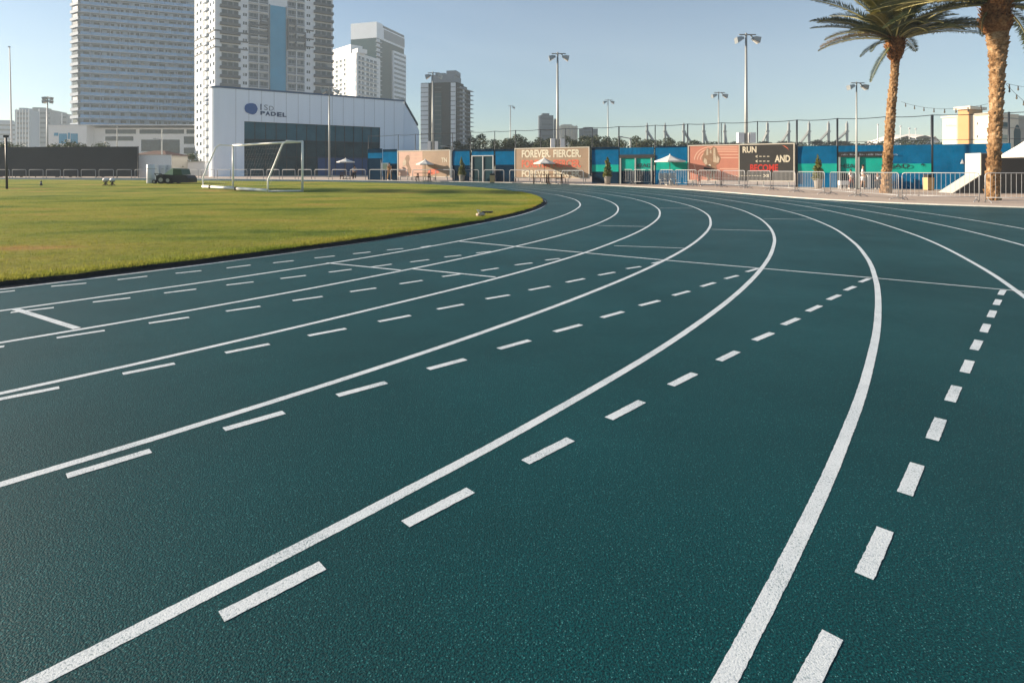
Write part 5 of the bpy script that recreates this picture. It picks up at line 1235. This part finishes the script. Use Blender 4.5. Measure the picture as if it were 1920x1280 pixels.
def tower_mid():
    A, B, D = (AX(403, 205), 205), (AX(624, 229), 229), (AX(365, 223), 223)
    f = Fr(A, B); g = Fr(D, A); L = f.len; fl = 3.15; nf = 25; zb = .25; zt = zb + fl * nf
    t = thing('apartment_tower', 'tall tower with a vertical teal glass panel behind the padel hall', 'building', (A[0], A[1], zb)); U = f.upx
    m = MB(); m.prism([D, A, B, f.p(L, 0, -26).to_2d(), (D[0] - 8, D[1] + 22)], zb, zt); m.build('wall', M['tower2'], t)
    teal0, teal1 = U(504.5), U(537); zteal = AZ(10, f.p(teal0, 0).y)
    m = MB(); m.fb(f, teal0 + .3, teal1 - .3, zb, zteal, .02, .35); m.build('glass_panel', M['panel_teal'], t)
    m = MB(); m.fb(f, teal0, teal0 + .28, zb, zteal + .3, .02, .55); m.fb(f, teal1 - .28, teal1, zb, zteal + .3, .02, .55); m.build('panel_frame', M['towerg'], t)
    win = []
    for (x0, x1, side) in ((466, 503, 0), (539, 571, 1)):           # recessed grid columns with white balcony rails
        u0, u1 = U(x0), U(x1); um = (u0 + u1) / 2
        m = MB()
        for k in range(nf): z = zb + fl * k; m.fb(f, u0, u1, z + .2, z + fl - .45, .01, .05)
        m.build('recess', M['towerg'], t)
        for k in range(nf):
            z = zb + fl * k
            for a, b in ((u0 + .3, um - .5), (um + .5, u1 - .3)):
                m = MB(); m.fb(f, a + .2, b - .2, z + .35, z + 2.35, .06, .10); 
                win.append((f, a + .25, (a + b) / 2 - .1, z + .9, z + 2.4)); win.append((f, (a + b) / 2 + .1, b - .25, z + .9, z + 2.4))
            m = MB(); m.fb(f, u0, u1, z - .12, z + .12, .02, .95); m.fb(f, u0, u1, z + .85, z + .93, .85, .93)
            if nf - 18 < k: pass
            m.build('balcony', M['slab'], t)
        m = MB(); m.fb(f, um - .14, um + .14, zb, zt, .06, .84); m.build('rib', M['slab'], t)
    dark = [(466, 503, 82, 47), (487, 503, 47, 34), (538, 555, 94, 37), (538, 572.5, 94, 60)]
    for i, (x0, x1, y0, y1) in enumerate(dark):
        m = MB()
        u0, u1 = U(x0), U(x1); Y = f.p((u0 + u1) / 2, 0).y; z0, z1 = AZ(y0, Y), AZ(y1, Y)
        e = .97 + .012 * i
        m.fb(f, u0, u0 + .5, z0, z1, .1, e); m.fb(f, u1 - .5, u1, z0, z1, .1, e); z = z0
        while z < z1: m.fb(f, u0 + .5, u1 - .5, z, min(z + 1.15, z1), .1, e); z += fl
        m.build('dark_frame', M['towerd'], t)
    for x0, x1 in ((412, 450), (588, 624)):                          # slanted balcony stacks
        u0, u1 = U(x0), U(x1)
        m = MB()
        for k in range(nf): z = zb + fl * k; m.fb(f, u0 + .6, u1 - .5, z + .05, z + 2.5, .01, .05)
        m.build('recess', M['towerg'], t)
        for k in range(nf):
            z = zb + fl * k; m = MB(); m.fb(f, u0, u1, z - .22, z, .02, 1.5); m.fb(f, u0, u1, z, z + .75, 1.38, 1.5); m.fb(f, u0 + .02, u0 + .14, z, z + .75, .02, 1.37); bl = m.build('balcony', M['towerd'], t)
            for a, b in ((.12, .35), (.42, .62), (.70, .9)): win.append((f, u0 + (u1 - u0) * a, u0 + (u1 - u0) * b, z + .8, z + 2.4))
    for k in range(nf):
        z = zb + fl * k
        for x0, x1 in ((455.5, 458.6), (459.8, 463), (575, 577.6), (578.6, 581.5)): win.append((f, U(x0), U(x1), z + 1.0, z + 2.1))
        for x0, x1 in ((368.5, 371.5), (375, 378), (393.5, 396), (399.5, 402)): win.append((g, g.upx(x0), g.upx(x1), z + .9, z + 2.2))
    windows(t, win)
    m = MB(); m.fb(g, g.upx(380), g.upx(384), zb, zt, .01, .06); m.fb(g, g.upx(387), g.upx(391), zb, zt, .01, .06); m.build('recess', M['towerg'], t)
    m = MB()
    for k in range(nf): z = zb + fl * k; m.fb(g, g.upx(384.5), g.upx(391), z, z + .9, .07, .8)
    m.build('balcony', M['slab'], t)
    for y in (57, 73, 88):
        zz = AZ(y + 2, 206); z2 = AZ(y + 2, 224)
        for F_, a, b, q in ((f, 0, U(465), zz), (f, U(573), U(588), z2), (g, 0, g.len, zz)): m = MB(); m.fb(F_, a, b, q, q + .45, .02, .22); m.build('string_course', M['towerd'], t)
tower_mid()

def midrise():
    A, B, D = (AX(668, 360), 360), (AX(713, 385), 385), (AX(606, 392), 392); f = Fr(A, B); g = Fr(D, A); zb = .25; zt = AZ(98, 360); fl = 3.1; n = int((zt - zb) / fl)
    t = thing('apartment_block', 'white mid height block with balcony rows left of the green glass tower', 'building', (A[0], A[1], zb)); m = MB(); m.prism([D, A, B, f.p(f.len, 0, -22).to_2d(), g.p(0, 0, -15).to_2d()], zb, zt)
    m.fb(g, g.upx(622), g.upx(656), zt, AZ(86, 370), -9, -.5); m.fb(g, g.upx(656), g.len - .5, zt, AZ(93, 365), -8, -1.2); m.build('wall', M['wall'], t); win = []
    for k in range(n):
        z = zt - fl * (k + 1) - 1.2
        if z < 30: break
        for a, b in ((629, 633.5), (636.5, 641), (644.5, 648)): win.append((g, g.upx(a), g.upx(b), z + .6, z + 2.2))
        for a, b in ((672, 676), (678, 683), (687, 692), (694, 699), (701, 706)): win.append((f, f.upx(a), f.upx(b), z + .5, z + 2.3))
        m = MB(); m.fb(f, f.upx(671), f.upx(708), z + .05, z + .45, .07, 1.0); m.fb(g, g.upx(620), g.upx(651), z + .05, z + .35, .02, .35); m.build('balcony', M['slab'], t)
    windows(t, win, 'pane', 95)
    m = MB(); 
    for k in range(4): m.fb(g, g.upx(659), g.upx(667), zt - 4 - 5.5 * k - 3.6, zt - 4 - 5.5 * k, .02, .2)
    m.build('corner_glazing', M['panel_teal'], t)
    m = MB(); m.fb(g, g.upx(651), g.upx(668), zt - 28, 20, .03, .5); m.build('corner_pier', M['wall'], t)
midrise()

def glass_tower():
    A, B = (AX(705.5, 430), 430), (AX(757.5, 472), 472); f = Fr(A, B); zb = .25; zt = AZ(41, 430); U = f.upx
    t = thing('glass_tower', 'slim green glass tower with a pale slanting crown right of the white block', 'building', (A[0], A[1], zb)); m = MB(); m.fb(f, 0, f.len, zb, zt - 12, -22, 0); m.build('wall', M['glass_green'], t)
    m = MB(); m.fb(f, 0, f.len, zt - 12, zt - 2.5, -22, .4); m.fb(f, 0, U(717), zt - 2.5, zt, -22, .4); m.build('crown', M['tower2'], t); m = MB(); m.fb(f, U(719), f.len, zt - 10.5, zt - 3.5, .41, .6); m.build('crown_recess', M['towerg'], t)
    m = MB(); m.fb(f, U(717), f.len, zt - 2.5, zt - .6, -22, .2); m.build('parapet', M['midg'], t)
    u0 = U(734.5); zq = AZ(95, f.p(u0, 0).y); m = MB(); m.fb(f, u0, f.len + .5, zb, zq, .02, 1.6); m.build('panel_block', M['tower2'], t); z = zq - 3.4
    while z > 55: m = MB(); m.fb(f, u0 + 1.2, f.len - .1, z, z + 1.7, 1.62, 1.7); m.build('window', M['pane'], t); z -= 3.75
    z = zt - 15
    while z > 50: m = MB(); m.fb(f, -.8, U(714), z, z + .45, .02, 1.2); m.fb(f, .4, U(712.5), z + .5, z + 2.6, .01, .05); m.build('balcony', M['slab'], t); z -= 3.6
glass_tower()

def dark_tower():
    A, B, C2 = (AX(789.5, 300), 300), (AX(856, 296.5), 296.5), (AX(882, 312), 312); f = Fr(A, B); g = Fr(B, C2); zb = .25; zt = AZ(156, 300); U = f.upx
    t = thing('office_tower', 'isolated dark glass tower with white end panels right of the padel hall', 'building', (A[0], A[1], zb)); m = MB(); m.prism([A, B, g.p(g.len * .5, 0).to_2d(), g.p(g.len * .5, 0, -18).to_2d(), f.p(0, 0, -24).to_2d()], zb, zt); m.fb(g, g.len * .5 + .02, g.len, zb, zt - 2.3, -17, 0); m.fb(g, g.len * .5 + .02, g.len * .78, zt - 2.3, zt - 1.0, -15, -.3); m.build('wall', M['dglass'], t)
    m = MB(); m.fb(f, U(808), U(850), zt, zt + 4.2, -15, -.5); m.fb(f, U(834), U(852), zt + 4.2, zt + 6.6, -12, -3); m.fb(f, U(812), U(830), zt + 4.2, zt + 5.6, -12, -4); m.build('roof_plant', M['towerg'], t)
    m = MB(); m.fb(f, 0, U(803.5), zb, zt - .4, .02, .6); m.fb(f, U(846), U(854.5), zb, zt - .4, .02, .8); m.build('end_panel', M['tower2'], t)
    m = MB(); m.fb(f, U(805), U(813), zb, zt - 2, .02, .3); m.fb(f, U(830), U(845), zb, zt - 2, .02, .3); m.build('glass_strip', M['dglass'], t); m = MB(); m.fb(f, U(816), U(828.5), zb, zt - 5.6, .02, .9); m.build('glass_bay', M['glass_green'], t)
    z = zt - 2.8
    while z > 14:
        for a, b, d in ((0, U(803.5), .6), (U(846), U(854.5), .8), (U(816), U(828.5), .9)): m = MB(); m.fb(f, a, b, z, z + .28, d + .01, d + .12); m.build('band', M['midg'], t)
        m = MB(); m.fb(g, .5, g.len * .55, z - .2, z + .15, .02, 1.4); m.fb(g, g.len * .62, g.len + 1.2, z - .2, z + .15, .02, 1.4); m.fb(g, 1.2, g.len * .5, z + .2, z + .75, 1.2, 1.38); m.build('balcony', M['towerg'], t)
        z -= 2.4
    m = MB(); m.fb(g, g.len * .42, g.len * .5, zb, zt - 2, .02, .5); m.build('pier', M['tower2'], t)
dark_tower()

def plain(name, label, px0, px1, ytop, Y, mt, bands=0, cols=0, dx=8, extra=None):
    x0, x1 = AX(px0, Y), AX(px1, Y); zt = AZ(ytop, Y); t = thing(name, label, 'building', ((x0 + x1) / 2, Y, .2)); f = Fr((x0, Y), (x1, Y + (x1 - x0) * .25)); m = MB(); m.fb(f, 0, f.len, .2, zt, -dx, 0); m.build('wall', M[mt], t)
    m = MB(); m.fb(f, f.len * .2, f.len * .7, zt, zt + (zt) * .035, -dx * .8, -1); m.build('roof_plant', M[mt], t)
    if bands:
        z = zt - 3.5; c = 0
        while z > 8 and c < 40: m = MB(); m.fb(f, f.len * .06, f.len * .94, z, z + 1.5, .02, .1); m.build('window', M['pane'], t); z -= bands; c += 1
    if cols:
        m = MB()
        for i in range(cols): u = f.len * (i + .6) / (cols + .2); m.fb(f, u, u + f.len * .05, 6, zt + .4, .11, 1.0)
        m.build('rib', M[extra or 'wall'], t)
    return t
plain('far_building', 'grey slab tower far behind the slogan board', 1014.5, 1038, 216, 450, 'midg', 4.5)
plain('far_building', 'narrow dark tower touching the right side of the grey slab tower', 1038.5, 1046.5, 226, 460, 'midg', 0)
plain('far_building', 'cream ribbed building right of the light pole above the slogan board', 1051, 1084, 236, 430, 'creamw', 0, 5, 10, 'creamw')
plain('far_building', 'low grey block on the skyline right of the cream ribbed building', 1093, 1122, 241, 420, 'midg', 5)
plain('far_building', 'pale ribbed block at far left behind the thin mast', 28, 52, 206, 420, 'tower', 3.6, 5, 12)
plain('far_building', 'bluish stepped block with angled white roof at far left', 50, 88, 205, 440, 'towerg', 3.8, 3, 14)
plain('far_building', 'grey green block beside the four headed floodlight at left', 86, 120, 213, 470, 'towerg', 4.2, 2, 12)
plain('far_building', 'lowest pale block at the left edge of the skyline', -30, 27, 228, 480, 'tower', 4.0)

def cream():
    u = Vector((.43, -.9)); A = (AX(1767, 115), 115); B = (A[0] + u.x * 8.6, A[1] + u.y * 8.6); f = Fr(A, B); zb = .25; U = f.upx; zt = 11.7
    t = thing('cream_building', 'cream sunlit building with tan tower and arched window behind the blue windscreen', 'building', (A[0], A[1], zb)); m = MB(); m.fb(f, 0, U(1798), zb, zt, -9, 0); m.fb(f, U(1829), U(1863), zb, zt, -9, .3); m.build('wall', M['creamw'], t)
    m = MB(); m.fb(f, -.15, U(1798), zt, zt + .35, -9, .25); m.fb(f, U(1829), U(1863) + .1, zt, zt + .35, -9, .55); m.build('cornice', M['creamw'], t)
    m = MB(); m.fb(f, U(1801), U(1821), zb, 13.0, -4, .9); m.build('tower', M['tanw'], t); m = MB(); m.fb(f, U(1801) - .5, U(1821) + .5, 13.0, 13.55, -4.5, 1.4); m.build('tower_roof', M['creamw'], t)
    f2 = Fr(f.p(U(1863), 0, .3).to_2d(), (f.p(U(1863), 0, .3) + Vector((.9, .43, 0)) * 20).to_2d()); m = MB(); m.fb(f2, .02, 20, zb, zt + .2, -6, -.02); m.build('side_wall', M['greyw'], t)
    def arch(px0, px1, yt):
        a, b = f2.upx(px0), f2.upx(px1); Y = f2.p((a + b) / 2, 0).y; zt_ = AZ(yt, Y); w = (b - a) / 2; pts = [(a, 3.0), (b, 3.0), (b, zt_ - w * 1.1)]
        for i in range(1, 8): s = i / 8; pts.append((b - (b - a) * s, zt_ - w * 1.1 * abs(2 * s - 1) ** 1.8))
        pts.append((a, zt_ - w * 1.1)); m = MB(); m.fprism(f2, pts, 0, .08); m.build('window', M['glass_green'], t)
    arch(1901, 1913, 234)
    for xa, xb, y0, y1, mt in ((1877, 1890, 229, 241, 'leafc'), (1877, 1890, 253, 266, 'pane')): m = MB(); a, b = f2.upx(xa), f2.upx(xb); Y = f2.p(a, 0).y; m.fb(f2, a, b, AZ(y1, Y), AZ(y0, Y), 0, .06); m.build('window', M['glass_green' if mt == 'leafc' else mt], t)
    for a, b in ((2.4, 2.25), (.6, .4)): m = MB(); m.fb(f2, 0, 20, zt - a, zt - b, -.01, .10); m.build('string_course', M['greyw'], t)
    rg = random.Random(6); m = MB(); uu = U(1773)
    while uu < U(1796): w = rg.uniform(.06, .2); z = AZ(236.5, f.p(uu, 0).y); m.fb(f, uu, uu + w, z, z + rg.uniform(.1, .35), .02, .06); m.fb(f, uu, uu + w * .7, z - .25, z - .15, .02, .06); uu += w + .09
    m.build('sign_text', M['seam'], t)
    for px, py in ((1832, 234), (1832, 258)): a = U(px); z = AZ(py, f.p(a, 0).y); m = MB(); m.fb(f, a, a + .2, z, z + .45, .32, .45); m.build('wall_light', M['seam'], t)
cream()

# ------------------------------------------------------------------ stadium masts, tent, trees
for i, (px, dx) in enumerate(((1213.5, 15), (1247, 14), (1282, 15), (1319.5, 7), (1359, 3), (1439, -10), (1479, -15), (1517, -17), (1553.5, -21), (1588, -25))):
    Y = 250; X = AX(px, Y); z = gz(Y); zt = AZ(234.5 if i < 5 else 231.5, Y); t = thing('stadium_mast', ('grey stadium mast with a right hand raking strut, ' if dx > 0 else 'grey stadium mast with a left hand raking strut, ') + ('first', 'second', 'third', 'fourth', 'fifth', 'sixth', 'seventh', 'eighth', 'ninth', 'tenth')[i] + ' from the left of the row', 'mast', (X, Y, z), 'raking stadium masts beyond the courts')
    m = MB(); m.box(X - .42, X + .42, Y - .4, Y + .4, z, zt); m.box(X - .2, X + .2, Y - .2, Y + .2, zt, zt + .9); m.build('column', M['pole'], t)
    a = Vector((X, Y, AZ(246, Y))); b = Vector((X + dx * Y / FPX, Y, AZ(269, Y))); m = MB(); m.tube([a, b], .55, 4); m.build('strut', M['pole'], t); m = MB(); m.box(X - .8, X + .8, Y - .5, Y + .5, AZ(247.5, Y), AZ(245.5, Y)); m.build('bracket', M['pole'], t)
for i, (px, yt) in enumerate(((1646, 235), (1688.5, 238), (1705, 242), (1717, 243))):
    Y = 262; X = AX(px, Y); t = thing('tent_mast', ('tall', 'slender', 'thin', 'thinnest')[i] + ' pale mast near the low white tent roof right of the light pole', 'mast', (X, Y, gz(Y))); m = MB(); m.tube([(X, Y, gz(Y)), (X, Y, AZ(yt, Y))], [.42 - .08 * i, .22 - .04 * i], 6); m.build('pole', M['steelw'], t); m = MB(); m.lathe((X, Y, AZ(yt, Y)), [(.4, 0), (.5, .3), (.2, .6)], 8); m.build('finial', M['steelw'], t)
def tent():
    Y = 300; t = thing('tent_roof', 'low white tent roof on the horizon between the palms', 'tent', (AX(1690, Y), Y, gz(Y))); m = MB(); P = [(1648, 262), (1660, 255), (1672, 252), (1684, 257), (1690, 254), (1704, 251), (1716, 255), (1722, 253), (1732, 263)]
    for (a, b), (c, d) in zip(P, P[1:]):
        p, q = AT(a, b, Y), AT(c, d, Y); m.quad(Vector((p.x, Y - 12, p.z - 1.5)), Vector((q.x, Y - 12, q.z - 1.5)), q, p); m.quad(p, q, Vector((q.x, Y + 12, q.z - 2)), Vector((p.x, Y + 12, p.z - 2)))
    m.build('roof', M['tent'], t); m = MB(); m.box(AX(1650, Y), AX(1730, Y), Y - 11, Y + 11, gz(Y), AZ(263, Y)); m.build('wall', M['wall'], t)
tent()

def tree_proto(seed, mt):
    rg = random.Random(seed); cr = MB(); tr = MB(); H = 6.0; tr.tube([(0, 0, 0), (.1, .05, H * .35), (.0, 0, H * .7)], [.17, .12, .05], 7)
    for _ in range(rg.randint(9, 12)):
        a = rg.uniform(0, 2 * PI); d = rg.uniform(.3, 1.35); hz = rg.uniform(.30, .92); c = (math.cos(a) * d * (1.25 - hz * .75), math.sin(a) * d * (1.25 - hz * .75), H * hz)
        tr.tube([(0, 0, H * .3), (c[0] * .6, c[1] * .6, c[2] - .3), c], [.07, .04, .015], 4); r = rg.uniform(.55, .95); leafcloud(cr, c, (r, r, r * .8), 170, .13, rg, .4)
    return cr, tr
def tree_thing(seed, mt, label):
    cr, tr = tree_proto(seed, mt); t = thing('tree', label, 'tree', (0, 0, 0), 'trees behind the court fence'); cr.build('crown', M[mt], t); tr.build('trunk', M['trunk'], t); return t
TP = [tree_thing(30 + i, 'leaf', 'dark green tree in the dense row above the court fence') for i in range(5)]
rg = random.Random(12); used = set(); px = 838
TL = []
while px < 1300:
    Y = rg.uniform(88, 112); top = (253 if px > 880 else 266) + rg.uniform(-3, 9) + (4 if px > 1200 else 0); TL.append((px, Y, top)); px += rg.uniform(9, 15)
px = 1300
while px < 1650: TL.append((px, rg.uniform(170, 190), rg.uniform(262, 268))); px += rg.uniform(9, 14)
px = 1655
while px < 1775: TL.append((px, rg.uniform(150, 170), rg.uniform(258, 268))); px += rg.uniform(9, 14)
for px, Y, top in TL:
    i = rg.randrange(5); loc = P0(px, Y); sc = (AZ(top, Y) - gz(Y)) / 6.0; far = Y > 120
    wd = sc * rg.uniform(1.0, 1.35) * (1.5 if far else 1); lab = 'low dark tree far off on the horizon behind the right hand windscreens' if far else None
    if i not in used and not far: o = TP[i]; o.location = loc; o.rotation_euler = (0, 0, rg.uniform(0, 6)); o.scale = (wd, wd, sc); used.add(i)
    else:
        o = copy_tree(TP[i], loc, rg.uniform(0, 6), lab, (wd, wd, sc))
        if far: o['group'] = 'low trees on the horizon'
TB = [tree_thing(60 + i, 'leafb', 'bush') for i in range(2)]
BU = [(2, 80, 262, 'dark bush at the far left edge above the black screen'), (40, 79, 271, 'low bush above the black screen near the thin mast'), (108, 80, 266, 'bush above the black screen under the podium corner'), (132, 80, 264, 'broad bush above the black screen below the podium openings'), (150, 81, 266, 'bush right of the broad one above the black screen'), (193, 81, 268, 'rounded bush above the black screen below the podium bands'), (362, 105, 285, 'green tree at the foot of the towers beside the padel hall'), (352, 104, 288, 'lower green tree left of the padel hall corner'), (330, 96, 308, 'dark bush behind the utility vehicle'), (321, 97, 300, 'dark bush at the right end of the white wall')]
for i, (px, Y, top, lab) in enumerate(BU):
    loc = P0(px, Y); sc = (AZ(top, Y) - gz(Y)) / 6.0
    if i < 2: o = TB[i]; o.location = loc; o['label'] = lab
    else: o = copy_tree(TB[i % 2], loc, i * 1.3, lab)
    o.scale = (max(sc, .55) * 1.25, max(sc, .55) * 1.25, sc); o['group'] = 'bushes at the left boundary'

# ------------------------------------------------------------------ sky, sun, air
SUN_AZ, SUN_EL = math.radians(80), math.radians(17)      # azimuth measured from the view direction towards the left
sd = Vector((-math.sin(SUN_AZ) * math.cos(SUN_EL), math.cos(SUN_AZ) * math.cos(SUN_EL), math.sin(SUN_EL)))
w = bpy.data.worlds.new('World'); S.world = w; w.use_nodes = True; nt = w.node_tree
sky = nt.nodes.new('ShaderNodeTexSky'); sky.sky_type = 'NISHITA'; sky.sun_disc = False; sky.sun_elevation = SUN_EL; sky.sun_rotation = -SUN_AZ
sky.air_density = 1.0; sky.dust_density = 0.25; sky.ozone_density = 2.2; sky.altitude = 0
nt.links.new(sky.outputs[0], nt.nodes['Background'].inputs[0]); nt.nodes['Background'].inputs[1].default_value = 0.056
sl = bpy.data.lights.new('sun', 'SUN'); sl.energy = 5.0; sl.angle = math.radians(.6); sl.color = (1, .83, .64); so = bpy.data.objects.new('sun', sl); COL.objects.link(so)
so.rotation_euler = sd.to_track_quat('Z', 'Y').to_euler(); so.location = (-60, 0, 60)
HAZE = 0.00058
if HAZE:
    mb = MB(); mb.box(-560, 420, -40, 620, -1.2, 128); hz = mb.build('haze', M['wall']); hm = bpy.data.materials.new('haze_air'); hm.use_nodes = True; n2 = hm.node_tree; n2.nodes.remove(n2.nodes['Principled BSDF'])
    pv = n2.nodes.new('ShaderNodeVolumePrincipled'); pv.inputs['Color'].default_value = (.78, .90, .97, 1); pv.inputs['Density'].default_value = HAZE; pv.inputs['Anisotropy'].default_value = 0.08
    n2.links.new(pv.outputs[0], n2.nodes['Material Output'].inputs['Volume']); hz.data.materials.clear(); hz.data.materials.append(hm); tag(hz, kind='stuff', label='thin pale haze over the whole site', cat='haze')
S.view_settings.view_transform = 'Standard'; S.view_settings.look = 'None'; S.view_settings.gamma = 1; S.view_settings.exposure = 1.42; S.view_settings.use_curve_mapping = False
S.cycles.max_bounces = 6; S.cycles.volume_bounces = 0; S.cycles.use_denoising = True
for o in bpy.data.objects:
    if '_o' in o: del o['_o']
